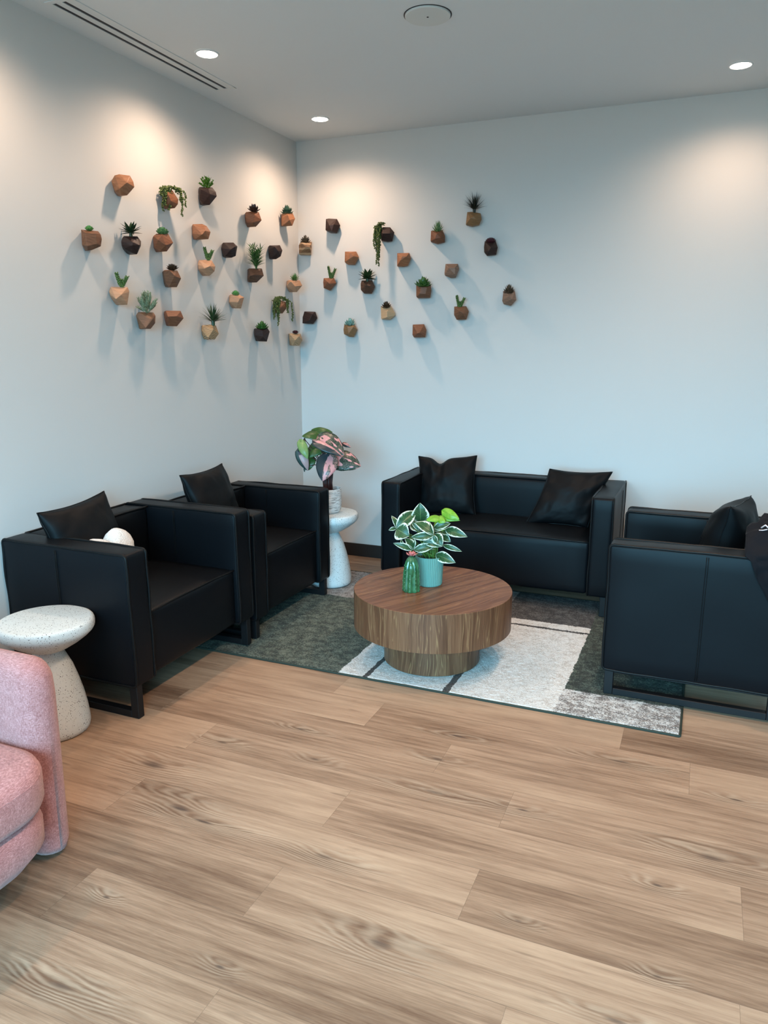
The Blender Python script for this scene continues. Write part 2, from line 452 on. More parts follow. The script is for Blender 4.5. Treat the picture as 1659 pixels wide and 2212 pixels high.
HOSTA = [
('v',[-0.046,-0.016,0.325],[-0.043,-0.036,0.428],0.082,0),
('v',[-0.134,-0.121,0.307],[-0.069,-0.024,0.382],0.063,0.2),
('v',[-0.134,-0.121,0.304],[-0.064,-0.128,0.275],0.085,0.3),
('v',[-0.143,-0.103,0.302],[-0.175,-0.125,0.293],0.019,0),
('v',[-0.136,-0.111,0.305],[-0.167,-0.111,0.366],0.03,0.5),
('v',[-0.052,-0.103,0.202],[-0.142,-0.145,0.235],0.03,-0.3),
('v',[-0.052,-0.103,0.202],[-0.102,-0.089,0.252],0.047,0.5),
('v',[-0.056,-0.093,0.199],[-0.07,-0.056,0.249],0.044,-0.5),
('v',[-0.048,-0.102,0.199],[0.045,-0.058,0.221],0.041,0.3),
('v',[0.046,-0.079,0.281],[-0.056,-0.073,0.334],0.06,0.3),
('v',[0.046,-0.079,0.28],[-0.059,-0.116,0.267],0.038,-0.4),
('v',[0.045,-0.08,0.281],[0.011,-0.049,0.342],0.03,-0.7),
('v',[0.046,-0.079,0.28],[0.061,-0.074,0.242],0.025,0.3),
('v',[0.037,-0.04,0.278],[0.089,-0.064,0.225],0.055,0.3),
('v',[-0.009,-0.077,0.241],[0.084,-0.045,0.219],0.033,0.3),
('v',[0.056,0.02,0.253],[0.109,0.006,0.232],0.036,0.2),
('v',[0.073,0.025,0.289],[0.196,0.005,0.267],0.047,0.3),
('v',[0.027,-0.022,0.301],[0.107,0.005,0.328],0.036,0.2),
('v',[0.033,-0.031,0.289],[0.098,-0.008,0.306],0.03,-0.3),
('v',[0.068,0.003,0.212],[0.169,0.006,0.188],0.025,0.3),
('v',[0.036,-0.009,0.162],[0.149,-0.033,0.138],0.052,0.3),
('v',[-0.037,-0.066,0.189],[0.039,-0.039,0.197],0.019,-0.4),
('v',[-0.107,0.016,0.313],[-0.05,0.004,0.268],0.052,0.2),
('v',[0.03,0.063,0.268],[0.091,0.063,0.26],0.03,0.2),
('v',[-0.072,-0.068,0.331],[-0.033,-0.065,0.291],0.016,0.2),
('v',[-0.105,-0.005,0.356],[-0.065,-0.012,0.336],0.03,0.2),
('v',[-0.138,-0.027,0.182],[-0.15,-0.021,0.227],0.016,0.2),
('g',[0.064,0.022,0.381],[0.15,0.01,0.351],0.047,0.35),
('g',[0.042,0.015,0.347],[0.151,0.021,0.343],0.027,0.3),
('g',[0.05,-0.014,0.354],[-0.003,-0.054,0.345],0.041,0.2),
('g',[0.049,-0.015,0.35],[0.088,-0.022,0.336],0.033,0.2),
('g',[0.024,0.019,0.316],[0.067,0.002,0.285],0.033,0.2)]
PHILO = [
('g',[-0.032,0.006,0.506],[-0.141,-0.072,0.504],0.078,0.2),
('g',[-0.102,0.004,0.521],[0.028,0.037,0.527],0.063,0.3),
('g',[-0.039,0.013,0.455],[-0.105,-0.065,0.364],0.104,0.2),
('l',[-0.149,-0.077,0.469],[-0.09,-0.091,0.36],0.057,0.2),
('s',[-0.163,-0.072,0.406],[-0.11,-0.056,0.278],0.069,0.3),
('g',[-0.105,-0.009,0.359],[-0.116,-0.037,0.277],0.06,0.2),
('p',[-0.005,-0.059,0.503],[0.154,-0.056,0.394],0.128,0.1),
('q',[-0.022,-0.101,0.475],[0.146,-0.071,0.387],0.086,-0.3),
('p',[0.052,0.004,0.364],[0.234,0.03,0.313],0.134,0.1),
('q',[0.042,-0.046,0.382],[0.028,-0.121,0.228],0.128,0.1),
('q',[0.079,0.085,0.45],[0.133,0.091,0.427],0.027,0.3),
('d',[-0.019,-0.01,0.379],[0.043,0.022,0.337],0.072,0.2),
('d',[0.033,0.062,0.349],[0.045,0.057,0.273],0.045,0.2),
('d',[-0.131,-0.056,0.485],[-0.128,-0.066,0.422],0.015,0.2),
('d',[-0.136,-0.047,0.301],[-0.136,-0.058,0.267],0.015,0.2)]
POTS = [
('L','orange',[0.0,-1.8928,2.3705],[0.588,0.809,0.0],[[25,-45,7],[36,-31,37],[49,-12,45],[80,30,44],[89,42,17],[91,45,-8],[68,14,-51],[51,-10,-53],[34,-32,-38],[93,-11,3],[71,-42,-29],[2,-15,7],[2,-1,34],[2,16,42],[2,56,41],[2,67,16],[2,70,-8],[2,41,-47],[2,19,-49],[2,-2,-35]],None),
('L','redbrown',[0.0,-1.5222,2.3603],[0.62,0.784,0.0],[[35,-30,40],[54,-5,49],[65,9,49],[73,19,29],[84,33,4],[82,31,-20],[71,16,-43],[51,-9,-47],[36,-28,-41],[30,-36,-21],[81,-28,-14],[74,-36,15],[2,0,37],[2,24,46],[2,36,45],[2,46,27],[2,58,4],[2,57,-18],[2,43,-40],[2,20,-44],[2,2,-38],[2,-6,-19]],('trail',0.12,0.159,[0.058,-0.001,-0.001],[0.051,-0.008,0.046],[(0.05,0.9),(0.3,0.85),(0.93,1.0),(0.82,0.55),(0.12,0.7),(0.38,0.5)])),
('L','brown',[0.0,-2.1332,2.0775],[0.564,0.826,0.0],[[31,-40,42],[46,-18,41],[75,25,41],[81,34,26],[83,37,6],[79,31,-28],[55,-4,-48],[43,-22,-53],[30,-41,-28],[65,-52,24],[94,-10,24],[94,-10,-22],[68,-47,-36],[2,-9,39],[2,11,38],[2,51,38],[2,59,25],[2,62,5],[2,56,-26],[2,24,-44],[2,7,-49],[2,-10,-26]],('dome_green',0.046,0.02,[0.052,-0.009,0.044],[0.051,-0.011,0.041])),
('L','dark',[0.0,-1.8634,2.0902],[0.591,0.807,0.0],[[30,-38,9],[38,-27,35],[56,-3,38],[79,29,39],[89,42,16],[87,39,-9],[74,22,-50],[58,-1,-44],[39,-27,-26],[31,-36,-9],[87,-20,4],[85,-23,-11],[107,8,-9],[2,-7,9],[2,3,32],[2,25,35],[2,55,36],[2,67,15],[2,65,-8],[2,49,-47],[2,27,-41],[2,3,-24],[2,-6,-8]],('agave_dark',0.115,0.084,[0.06,0.002,0.037],[0.058,-0.0,0.037])),
('L','redbrown',[0.0,-1.6179,2.1263],[0.612,0.791,0.0],[[32,-34,29],[42,-20,43],[81,29,48],[96,49,2],[73,20,-45],[48,-12,-49],[34,-31,-28],[82,-26,34],[69,-43,7],[93,-12,-18],[2,-4,27],[2,9,40],[2,55,45],[2,73,2],[2,46,-42],[2,16,-46],[2,-1,-26]],('rosette_green',0.074,0.034,[0.062,0.005,0.046],[0.052,-0.008,0.04])),
('L','brown',[0.0,-1.5573,1.951],[0.617,0.787,0.0],[[33,-32,29],[38,-26,36],[53,-6,39],[82,30,37],[93,45,-4],[77,24,-52],[50,-10,-54],[39,-24,-32],[93,-13,5],[78,-31,32],[2,-2,27],[2,4,34],[2,22,37],[2,56,35],[2,69,-4],[2,51,-49],[2,18,-50],[2,6,-30]],('rosette_brown',0.071,0.035,[0.064,0.008,0.038],[0.058,-0.001,0.038])),
('L','light',[0.0,-1.9729,1.8313],[0.58,0.814,0.0],[[28,-41,13],[35,-32,38],[48,-14,41],[83,35,40],[87,41,19],[82,33,-18],[79,29,-47],[61,4,-49],[46,-16,-31],[32,-37,-5],[86,-20,-1],[71,-43,-23],[2,-11,12],[2,-2,35],[2,15,38],[2,60,37],[2,66,18],[2,59,-17],[2,55,-44],[2,32,-46],[2,13,-29],[2,-6,-5]],('burro2',0.075,0.064,[0.065,0.01,0.042],[0.055,-0.004,0.039])),
('L','brown',[0.0,-1.7764,1.7166],[0.599,0.801,0.0],[[24,-45,19],[32,-35,38],[80,29,38],[85,37,21],[83,34,-18],[68,13,-48],[35,-31,-50],[92,-12,2],[76,-35,-44],[100,-2,4],[2,-15,17],[2,-5,36],[2,55,35],[2,62,19],[2,59,-17],[2,40,-45],[2,-1,-46]],('rosemary',0.127,0.127,[0.059,0.001,0.039],[0.066,0.01,0.032])),
('L','redbrown',[0.0,-1.5637,1.7389],[0.617,0.787,0.0],[[33,-32,16],[37,-27,32],[58,0,34],[88,38,33],[97,50,-7],[72,18,-52],[46,-15,-51],[34,-31,-4],[95,-10,2],[65,-48,-1],[2,-2,15],[2,3,30],[2,28,31],[2,64,31],[2,74,-6],[2,45,-49],[2,14,-48],[2,-1,-4]],None),
('L','dark',[0.0,-1.1859,2.439],[0.646,0.764,0.0],[[27,-36,19],[31,-32,41],[80,26,46],[93,41,23],[96,45,0],[67,11,-52],[40,-21,-51],[30,-33,-26],[84,-23,29],[91,-16,0],[57,-56,23],[2,-6,17],[2,-2,38],[2,52,43],[2,66,21],[2,70,0],[2,38,-48],[2,8,-48],[2,-2,-24]],('bush_green',0.102,0.058,[0.06,0.002,0.046],[0.068,0.012,0.036])),
('L','orange',[0.0,-1.2675,2.231],[0.64,0.769,0.0],[[29,-35,6],[31,-32,34],[67,10,40],[83,31,30],[97,47,-2],[88,36,-42],[40,-22,-47],[30,-34,-19],[98,-6,-1],[86,-21,-23],[2,-4,6],[2,-2,32],[2,37,37],[2,56,28],[2,72,-2],[2,62,-39],[2,8,-44],[2,-4,-18]],None),
('L','redbrown',[0.0,-0.7019,2.3819],[0.676,0.736,0.0],[[27,-34,9],[31,-30,36],[63,5,44],[87,32,42],[99,45,-7],[73,16,-49],[54,-4,-50],[31,-29,-26],[89,-18,15],[80,-28,-29],[2,-3,9],[2,0,34],[2,32,41],[2,57,39],[2,70,-6],[2,43,-45],[2,24,-47],[2,1,-24]],('rosette_maroon',0.081,0.05,[0.065,0.008,0.043],[0.06,0.002,0.041])),
('L','orange',[0.0,-0.2457,2.4452],[0.701,0.713,0.0],[[27,-32,2],[37,-21,39],[81,24,46],[95,37,5],[80,22,-43],[29,-30,-49],[84,-23,-12],[76,-32,22],[2,-2,2],[2,8,36],[2,50,43],[2,63,5],[2,49,-40],[2,0,-46]],('rosette_teal',0.089,0.055,[0.054,-0.004,0.044],[0.071,0.013,0.03])),
('L','dark',[0.0,-0.9747,2.1588],[0.66,0.751,0.0],[[23,-40,8],[33,-28,41],[75,19,45],[91,38,24],[82,28,-34],[65,8,-45],[37,-24,-40],[83,-25,-1],[104,-1,19],[2,-9,7],[2,2,39],[2,46,42],[2,63,23],[2,54,-32],[2,35,-42],[2,5,-37]],None),
('L','light',[0.0,-1.2211,2.0359],[0.643,0.766,0.0],[[25,-39,13],[30,-33,36],[55,-4,41],[79,25,39],[92,41,5],[88,36,-22],[69,13,-49],[59,1,-49],[27,-37,-15],[71,-39,-12],[92,-14,2],[2,-9,12],[2,-3,34],[2,24,38],[2,51,36],[2,66,5],[2,61,-20],[2,40,-46],[2,29,-45],[2,-7,-14]],('burro2',0.066,0.067,[0.065,0.008,0.041],[0.055,-0.004,0.039])),
('L','darkbrown',[0.0,-0.6976,2.0281],[0.677,0.736,0.0],[[26,-35,-21],[34,-26,46],[92,37,49],[100,45,4],[67,10,-40],[30,-31,-38],[75,-33,4],[56,-53,-3],[2,-4,-19],[2,4,43],[2,62,46],[2,70,3],[2,37,-38],[2,-1,-35]],('palm',0.139,0.142,[0.066,0.009,0.048],[0.075,0.019,0.033])),
('L','dark',[0.0,-0.4248,2.2061],[0.692,0.722,0.0],[[24,-35,14],[29,-30,41],[80,23,47],[92,35,13],[83,26,-26],[60,2,-46],[38,-21,-44],[89,-18,3],[74,-34,30],[2,-5,13],[2,0,38],[2,50,44],[2,61,12],[2,53,-24],[2,30,-43],[2,9,-41]],None),
('B','stripe',[0.08,0.0,2.2758],[0.936,0.353,0.0],[[-37,-72,16],[-24,-67,41],[52,-38,39],[46,-41,-51],[-37,-72,-46],[27,-85,-2],[1,-95,27],[53,-75,0],[-63,-2,15],[-50,-2,38],[29,-2,37],[22,-2,-47],[-63,-2,-43]],('rosette_mauve',0.078,0.048,[0.008,-0.055,0.043],[-0.003,-0.059,0.032])),
('L','light',[0.0,-0.1866,2.0063],[0.704,0.711,0.0],[[22,-37,-3],[29,-30,32],[57,-1,38],[91,33,35],[103,46,1],[75,17,-46],[63,5,-46],[25,-33,-12],[84,-24,-10],[63,-45,21],[2,-6,-2],[2,0,30],[2,27,35],[2,59,33],[2,70,1],[2,44,-43],[2,33,-43],[2,-3,-11]],('spiky_green',0.079,0.049,[0.064,0.006,0.038],[0.059,0.001,0.035])),
('L','light',[0.0,-0.92,1.8601],[0.663,0.748,0.0],[[27,-35,-9],[34,-27,36],[64,6,43],[91,38,22],[76,21,-47],[56,-3,-45],[93,-14,13],[84,-23,-10],[2,-4,-9],[2,3,33],[2,34,40],[2,63,20],[2,47,-43],[2,25,-41]],('dome_green',0.045,0.022,[0.055,-0.003,0.041],[0.063,0.006,0.033])),
('L','zebra',[0.0,-1.2227,1.6639],[0.643,0.766,0.0],[[29,-34,6],[33,-30,37],[62,4,42],[85,32,37],[95,44,-11],[79,25,-44],[48,-12,-47],[35,-28,-20],[94,-11,12],[73,-37,-37],[2,-4,6],[2,0,35],[2,32,39],[2,57,34],[2,69,-11],[2,51,-41],[2,17,-44],[2,2,-19]],('grass_green',0.155,0.135,[0.074,0.019,0.042],[0.06,0.002,0.039])),
('L','dark',[0.0,-0.6411,1.6597],[0.68,0.733,0.0],[[27,-33,10],[32,-29,37],[89,33,40],[99,44,17],[84,28,-49],[48,-11,-48],[29,-32,-8],[84,-24,22],[85,-22,-17],[2,-3,10],[2,1,35],[2,59,37],[2,69,16],[2,54,-46],[2,18,-45],[2,-1,-7]],('rosette_leafgreen',0.092,0.047,[0.062,0.005,0.041],[0.073,0.016,0.032])),
('L','brown',[0.0,-0.3643,1.8464],[0.695,0.719,0.0],[[32,-27,6],[54,-5,47],[81,24,36],[82,25,-8],[63,6,-42],[36,-23,-40],[76,-32,2],[2,3,6],[2,24,44],[2,50,33],[2,51,-7],[2,33,-39],[2,7,-37]],('trail',0.123,0.207,[0.051,-0.007,-0.019],[0.056,-0.003,0.03],[(0.03,0.8),(0.25,1.0),(0.95,0.85),(0.12,0.72),(0.35,0.6),(0.88,0.5)])),
('L','zebra_fine',[0.0,-0.1766,1.6333],[0.704,0.71,0.0],[[25,-34,37],[55,-3,40],[86,28,36],[95,38,-9],[78,20,-49],[41,-17,-49],[27,-31,-7],[94,-14,16],[74,-33,-10],[2,-3,35],[2,25,37],[2,54,34],[2,63,-9],[2,46,-45],[2,12,-46],[2,-1,-6]],('dome_maroon',0.046,0.026,[0.058,-0.0,0.04],[0.055,-0.003,0.038])),
('B','dark',[0.1103,0.0,1.7862],[0.937,0.35,0.0],[[-46,-75,3],[-33,-70,44],[43,-42,42],[57,-37,-4],[26,-48,-45],[-48,-76,-41],[38,-81,24],[18,-89,-21],[-71,-2,3],[-58,-2,41],[20,-2,39],[35,-2,-3],[0,-2,-42],[-73,-2,-38]],None),
('B','dark',[0.3002,0.0,2.417],[0.944,0.33,0.0],[[-40,-72,11],[-36,-71,41],[-17,-64,44],[38,-45,41],[60,-37,-3],[37,-45,-53],[-5,-60,-49],[-40,-72,-33],[33,-84,-1],[1,-95,-7],[17,-89,-46],[-65,-2,10],[-61,-2,39],[-43,-2,41],[15,-2,38],[39,-2,-2],[14,-2,-49],[-32,-2,-46],[-65,-2,-31]],None),
('B','dark',[0.7263,0.0,2.3321],[0.96,0.281,0.0],[[-44,-71,17],[-29,-66,49],[21,-52,47],[49,-44,13],[36,-47,-43],[5,-56,-46],[-39,-69,-37],[32,-85,2],[-15,-99,2],[-69,-2,15],[-52,-2,46],[-1,-2,44],[29,-2,12],[16,-2,-40],[-17,-2,-43],[-63,-2,-34]],('trail',0.087,0.294,[-0.041,-0.07,-0.062],[-0.017,-0.063,0.038],[(0.25,0.95),(0.42,1.0),(0.12,0.6),(0.3,0.5),(0.5,0.8)])),
('B','orange',[0.4464,0.0,2.187],[0.95,0.314,0.0],[[-40,-71,6],[-36,-70,46],[40,-45,46],[59,-39,8],[31,-48,-43],[-16,-63,-39],[-38,-71,-25],[15,-90,36],[36,-83,10],[7,-93,-8],[-65,-2,6],[-61,-2,43],[17,-2,43],[38,-2,8],[8,-2,-40],[-43,-2,-37],[-64,-2,-23]],None),
('B','orange',[0.8477,0.0,2.16],[0.964,0.267,0.0],[[-43,-70,15],[-41,-69,46],[40,-47,46],[52,-44,11],[32,-49,-37],[1,-58,-43],[-41,-69,-39],[6,-93,20],[34,-85,19],[-7,-96,-7],[-66,-2,14],[-63,-2,43],[20,-2,43],[32,-2,10],[12,-2,-35],[-20,-2,-40],[-64,-2,-36]],None),
('B','redbrown',[0.2715,0.0,2.0232],[0.943,0.333,0.0],[[-36,-71,9],[-32,-69,36],[37,-45,38],[54,-39,0],[10,-55,-51],[-33,-70,-32],[24,-87,-6],[10,-91,6],[-62,-2,8],[-58,-2,33],[14,-2,35],[32,-2,0],[-17,-2,-47],[-58,-2,-30]],('burro2',0.069,0.078,[0.019,-0.051,0.038],[-0.01,-0.062,0.027])),
('B','darkbrown',[0.5716,0.0,1.9907],[0.954,0.299,0.0],[[-40,-71,22],[-33,-69,43],[38,-46,45],[57,-40,0],[35,-47,-46],[-18,-64,-44],[-39,-70,-20],[36,-83,3],[13,-91,11],[-65,-2,20],[-59,-2,40],[16,-2,42],[37,-2,0],[13,-2,-43],[-43,-2,-41],[-64,-2,-19]],('agave_green',0.141,0.09,[0.005,-0.056,0.045],[-0.012,-0.062,0.037])),
('B','pale',[0.7334,0.0,1.8074],[0.96,0.281,0.0],[[-49,-72,1],[-47,-72,48],[24,-51,49],[51,-43,0],[48,-44,-16],[17,-53,-43],[-44,-71,-39],[9,-92,15],[9,-92,-27],[-73,-2,0],[-72,-2,45],[3,-2,46],[31,-2,0],[28,-2,-15],[-5,-2,-40],[-69,-2,-37]],('rosette_brown',0.073,0.04,[-0.009,-0.061,0.051],[-0.024,-0.065,0.033])),
('B','olive',[0.4365,0.0,1.6911],[0.949,0.315,0.0],[[-42,-72,7],[-35,-70,48],[32,-47,50],[54,-40,7],[29,-48,-44],[-1,-58,-44],[-38,-71,-24],[42,-81,25],[-1,-95,26],[9,-92,-21],[-67,-2,6],[-60,-2,44],[9,-2,47],[33,-2,6],[6,-2,-41],[-26,-2,-41],[-63,-2,-22]],('rosette_blue',0.082,0.046,[0.003,-0.057,0.05],[0.017,-0.052,0.035])),
('B','olive',[1.3431,0.0,2.3979],[0.979,0.205,0.0],[[-52,-69,-34],[-45,-67,43],[-16,-61,44],[41,-49,33],[48,-48,-5],[35,-51,-36],[-11,-60,-45],[8,-92,8],[22,-89,-7],[-15,-97,-4],[-67,-2,-31],[-60,-2,40],[-31,-2,41],[24,-2,31],[32,-2,-5],[18,-2,-34],[-26,-2,-42]],('grass_black',0.145,0.129,[0.0,-0.058,0.043],[-0.007,-0.059,0.04])),
('B','redbrown',[1.1006,0.0,2.2956],[0.972,0.236,0.0],[[-52,-71,-24],[-50,-70,42],[24,-52,46],[42,-48,8],[42,-48,-31],[-7,-60,-41],[-2,-94,18],[26,-88,-9],[-12,-97,-14],[-71,-2,-23],[-69,-2,39],[6,-2,43],[24,-2,8],[24,-2,-29],[-25,-2,-38]],('spiky_pale',0.091,0.062,[-0.006,-0.059,0.048],[0.005,-0.057,0.032])),
('B','dark',[1.4558,0.0,2.2084],[0.982,0.191,0.0],[[-38,-65,9],[-34,-65,46],[35,-51,46],[50,-48,5],[42,-50,-39],[-18,-62,-44],[-36,-65,-22],[16,-90,1],[1,-93,-22],[-52,-2,9],[-48,-2,42],[20,-2,43],[34,-2,4],[26,-2,-37],[-32,-2,-41],[-50,-2,-21]],('dome_maroon',0.042,0.027,[0.004,-0.057,0.047],[-0.013,-0.06,0.034])),
('B','grey',[1.1941,0.0,2.0733],[0.975,0.224,0.0],[[-44,-68,-10],[-38,-67,49],[43,-48,48],[51,-46,16],[31,-51,-40],[-2,-58,-41],[-42,-68,-23],[-6,-95,19],[35,-86,21],[36,-86,-24],[-61,-2,-9],[-55,-2,46],[25,-2,45],[33,-2,15],[14,-2,-37],[-19,-2,-38],[-60,-2,-22]],None),
('B','brown',[0.9999,0.0,1.9433],[0.969,0.249,0.0],[[-49,-71,-27],[-51,-71,45],[46,-46,45],[51,-45,11],[44,-47,-36],[-42,-69,-37],[-8,-96,31],[33,-86,30],[-16,-98,-13],[25,-88,-13],[-69,-2,-25],[-72,-2,41],[27,-2,42],[32,-2,10],[26,-2,-34],[-62,-2,-35]],('rosette_leafgreen',0.118,0.061,[-0.005,-0.059,0.047],[0.015,-0.054,0.033])),
('B','brown',[1.2697,0.0,1.8019],[0.977,0.215,0.0],[[-46,-68,-12],[-46,-68,43],[33,-51,45],[51,-47,10],[36,-50,-42],[-28,-64,-44],[1,-94,11],[23,-89,-3],[-63,-2,-11],[-63,-2,40],[17,-2,42],[34,-2,9],[19,-2,-39],[-44,-2,-41]],('burro2',0.071,0.067,[-0.011,-0.06,0.046],[0.013,-0.055,0.033])),
('B','grey',[1.592,0.0,1.888],[0.985,0.173,0.0],[[-40,-65,-12],[-34,-64,51],[39,-51,46],[50,-49,-7],[16,-55,-45],[-31,-63,-33],[13,-91,17],[30,-88,-4],[-53,-2,-11],[-46,-2,47],[24,-2,42],[35,-2,-7],[2,-2,-42],[-43,-2,-31]],('rosette_taupe',0.082,0.051,[0.001,-0.058,0.049],[0.018,-0.055,0.03])),
('B','redbrown',[0.9703,0.0,1.6831],[0.968,0.252,0.0],[[-45,-70,-24],[-44,-69,46],[32,-50,49],[49,-45,10],[42,-47,-40],[-35,-67,-41],[18,-90,-7],[0,-94,-14],[-66,-2,-23],[-65,-2,43],[13,-2,46],[30,-2,9],[23,-2,-37],[-55,-2,-38]],None)]
POT_LABELS = [
 'empty orange-brown faceted planter, topmost of those on the left wall',
 'wooden planter with string-of-pearls hanging over both sides, top of the left wall',
 'brown faceted planter with a small green rosette, leftmost of all',
 'dark wooden planter with spreading dark strap leaves on the left wall',
 'reddish-brown planter with a plump green rosette filling its top on the left wall',
 'brown planter with a dark brown rosette just below the plump green rosette',
 'pale wooden planter with two green bead-leaved stalks, low at the far left',
 'brown planter with a bushy frosted needle plant, low on the left wall',
 'empty reddish-brown planter beside the frosted needle plant',
 'dark wooden planter with a bright green leafy bush, high on the left wall',
 'empty orange-brown planter below the bright green bush',
 'reddish-brown planter with a pointed maroon-black rosette, high near the corner',
 'orange-brown planter with a blue-green rosette, high beside the corner on the left wall',
 'empty near-black planter left of the feathery palm',
 'pale planter with two bead-leaved stalks left of the empty near-black planter',
 'dark brown planter with a tall feathery green palm',
 'empty near-black planter right of the feathery palm',
 'brown ring-grained planter with a mauve-brown rosette, first on the back wall by the corner',
 'pale planter with spiky green leaves tucked into the room corner',
 'pale planter with a tiny green dome plant, mid-height left of the corner',
 'zebra-striped planter with a tuft of long green grass leaves',
 'near-black planter with a leafy green rosette, lowest on the left wall',
 'wooden planter with string-of-pearls spilling over it, low near the corner',
 'finely striped pale planter with a tiny wine-red plant, lowest by the corner',
 'empty near-black planter low on the back wall right beside the corner',
 'empty near-black planter high on the back wall near the corner',
 'near-black planter with one long string-of-pearls hanging down its left side',
 'empty orange-brown planter on the back wall left of the long string-of-pearls',
 'empty orange-brown planter on the back wall right of the long string-of-pearls',
 'reddish planter with one tall and one short green stalk on the back wall',
 'dark brown planter with broad olive agave leaves on the back wall',
 'pale ash planter with a dark brown rosette on the back wall',
 'olive-brown planter with a pale blue-green rosette, low on the back wall',
 'olive-brown planter with a tuft of black grass, topmost on the back wall',
 'reddish-brown planter with a pale-hearted spiky green rosette on the back wall',
 'near-black planter with a small wine-red plant, right of the others on the back wall',
 'empty taupe planter in the right part of the back wall group',
 'brown planter with a wide leafy green rosette on the back wall',
 'brown planter with a V of two short green stalks on the back wall',
 'taupe planter with a brown-grey rosette, furthest right of all',
 'empty reddish-brown planter, lowest on the back wall',
]
# floor planks
t = NT('oak_planks'); u = t.sep(t.uv()); P = t.pos(); ps = t.sep(P)
at = t.n('ShaderNodeAttribute'); at.attribute_name = 'plank'; pid = at.outputs['Fac']
ka = None; kn = None
for (kx, ky, ra, rb) in KNOTS:
    dx = t.math('DIVIDE', t.math('SUBTRACT', ps[0], kx), ra); dy = t.math('DIVIDE', t.math('SUBTRACT', ps[1], ky), rb)
    d2 = t.math('MULTIPLY_ADD', dx, dx, t.math('MULTIPLY', dy, dy))
    e = t.math('POWER', 2.718, t.math('MULTIPLY', d2, -.16))
    f = t.math('POWER', 2.718, t.math('MULTIPLY', d2, -2.6))
    ka = e if ka is None else t.math('ADD', ka, e)
    kn = f if kn is None else t.math('MAXIMUM', kn, f)
po = t.math('MULTIPLY', pid, 31.7)
def pv(a, b): return t.comb(t.math('MULTIPLY_ADD', u[0], a, po), t.math('MULTIPLY_ADD', u[1], b, po), t.math('MULTIPLY', pid, 9.0))
lowf = t.noise(pv(1.1, 5.5), 1, 2)
tone = t.noise(pv(.9, 7.0), 1, 3, .6)
streak = t.noise(pv(3.0, 60.0), 1, 4, .65)
fine = t.noise(pv(10.0, 300.0), 1, 3, .7)
vv = t.math('ADD', u[1], t.math('ADD', t.math('MULTIPLY', lowf, .30), t.math('MULTIPLY', ka, .05)))
ring = t.math('MULTIPLY_ADD', t.math('SINE', t.math('MULTIPLY', t.math('ADD', vv, t.math('MULTIPLY', t.noise(pv(9., 26.), 1, 3), .022)), 330.0)), .5, .5)
cat = t.math('MULTIPLY', t.math('MULTIPLY', ring, t.mrange(ka, .12, .6)), t.noise(pv(5., 20.), 1, 1))
val = t.math('ADD', t.math('MULTIPLY', tone, .55), t.math('ADD', t.math('MULTIPLY', streak, .45), t.math('MULTIPLY', t.math('MULTIPLY_ADD', fine, 1.6, -.3), .24))); val = t.math('SUBTRACT', val, .035)
val = t.math('ADD', val, t.math('MULTIPLY', t.math('SUBTRACT', pid, .5), .17))
val = t.math('SUBTRACT', val, t.math('MULTIPLY', t.mrange(ka, .15, 1.1), .13))
c = t.ramp(val, [(.36, (.135, .074, .045)), (.48, (.222, .134, .085)), (.58, (.315, .200, .131)), (.74, (.44, .295, .198))])
c = t.mix(t.math('MULTIPLY', t.mrange(fine, .44, .30), .16), c, (.60, .46, .34))
c = t.mix(t.math('MULTIPLY', cat, .6), c, (.56, .43, .31))
c = t.mix(t.math('MULTIPLY', t.mrange(fine, .56, .70), .34), c, (.17, .105, .068))
c = t.mix(t.mrange(t.math('ADD', kn, t.math('MULTIPLY', t.math('SUBTRACT', streak, .5), 1.6)), .45, 1.15), c, (.095, .062, .046))
c = t.mix(t.math('MULTIPLY', t.mrange(t.noise(pv(7., 38.), 1, 1), .70, .80), .5), c, (.15, .092, .06))
v0 = t.math('ABSOLUTE', t.math('SUBTRACT', u[1], .114))
seam = t.math('MAXIMUM', t.math('GREATER_THAN', v0, .1131), t.math('LESS_THAN', u[0], .0012))
c = t.mix(t.math('MULTIPLY', seam, .55), c, (.10, .065, .045))
t.base(c); t.set(t.mrange(streak, .3, .7, .46, .58), 0, .35)
t.bump(t.math('SUBTRACT', t.math('ADD', t.math('MULTIPLY', streak, .5), t.math('MULTIPLY', fine, .5)), seam), .18, .0015)
M['floor'] = t.m

# ------------------------------------------------------------------ room
RX1, RY0, RZ = 7.2, -7.2, 3.0
bm = bmesh.new(); uvl = bm.loops.layers.uv.new('UVMap'); pl = bm.faces.layers.float.new('plank')
PWID, PLEN = .228, 1.287
ROW0 = -2.20
offs = {0: 2.638, 1: 1.615, 2: 2.004, 3: 1.030, 4: 1.770, 5: 1.030, 6: 1.752, 7: 1.225, 8: .55, 9: 1.9}
rr = random.Random(3)
k = -11
while True:
    y1 = ROW0 - PWID * (k - 1); y0 = y1 - PWID
    if y1 < RY0: break
    x = offs.get(k, rr.uniform(0, PLEN)) - PLEN * 3
    while x < RX1:
        xa, xb, ya, yb = max(0, x), min(RX1, x + PLEN), max(RY0, y0), min(0, y1)
        if xb > xa + 1e-4 and yb > ya + 1e-4:
            vs = [bm.verts.new(q) for q in ((xa, ya, 0), (xb, ya, 0), (xb, yb, 0), (xa, yb, 0))]
            f = bm.faces.new(vs); f[pl] = rr.random()
            for l in f.loops: l[uvl].uv = (l.vert.co.x - x, l.vert.co.y - y0)
        x += PLEN
    k += 1
bmesh.ops.remove_doubles(bm, verts=bm.verts, dist=1e-5)
# slab thickness
fl = link('floor', bm, M['floor'], None, False); fl['kind'] = 'structure'

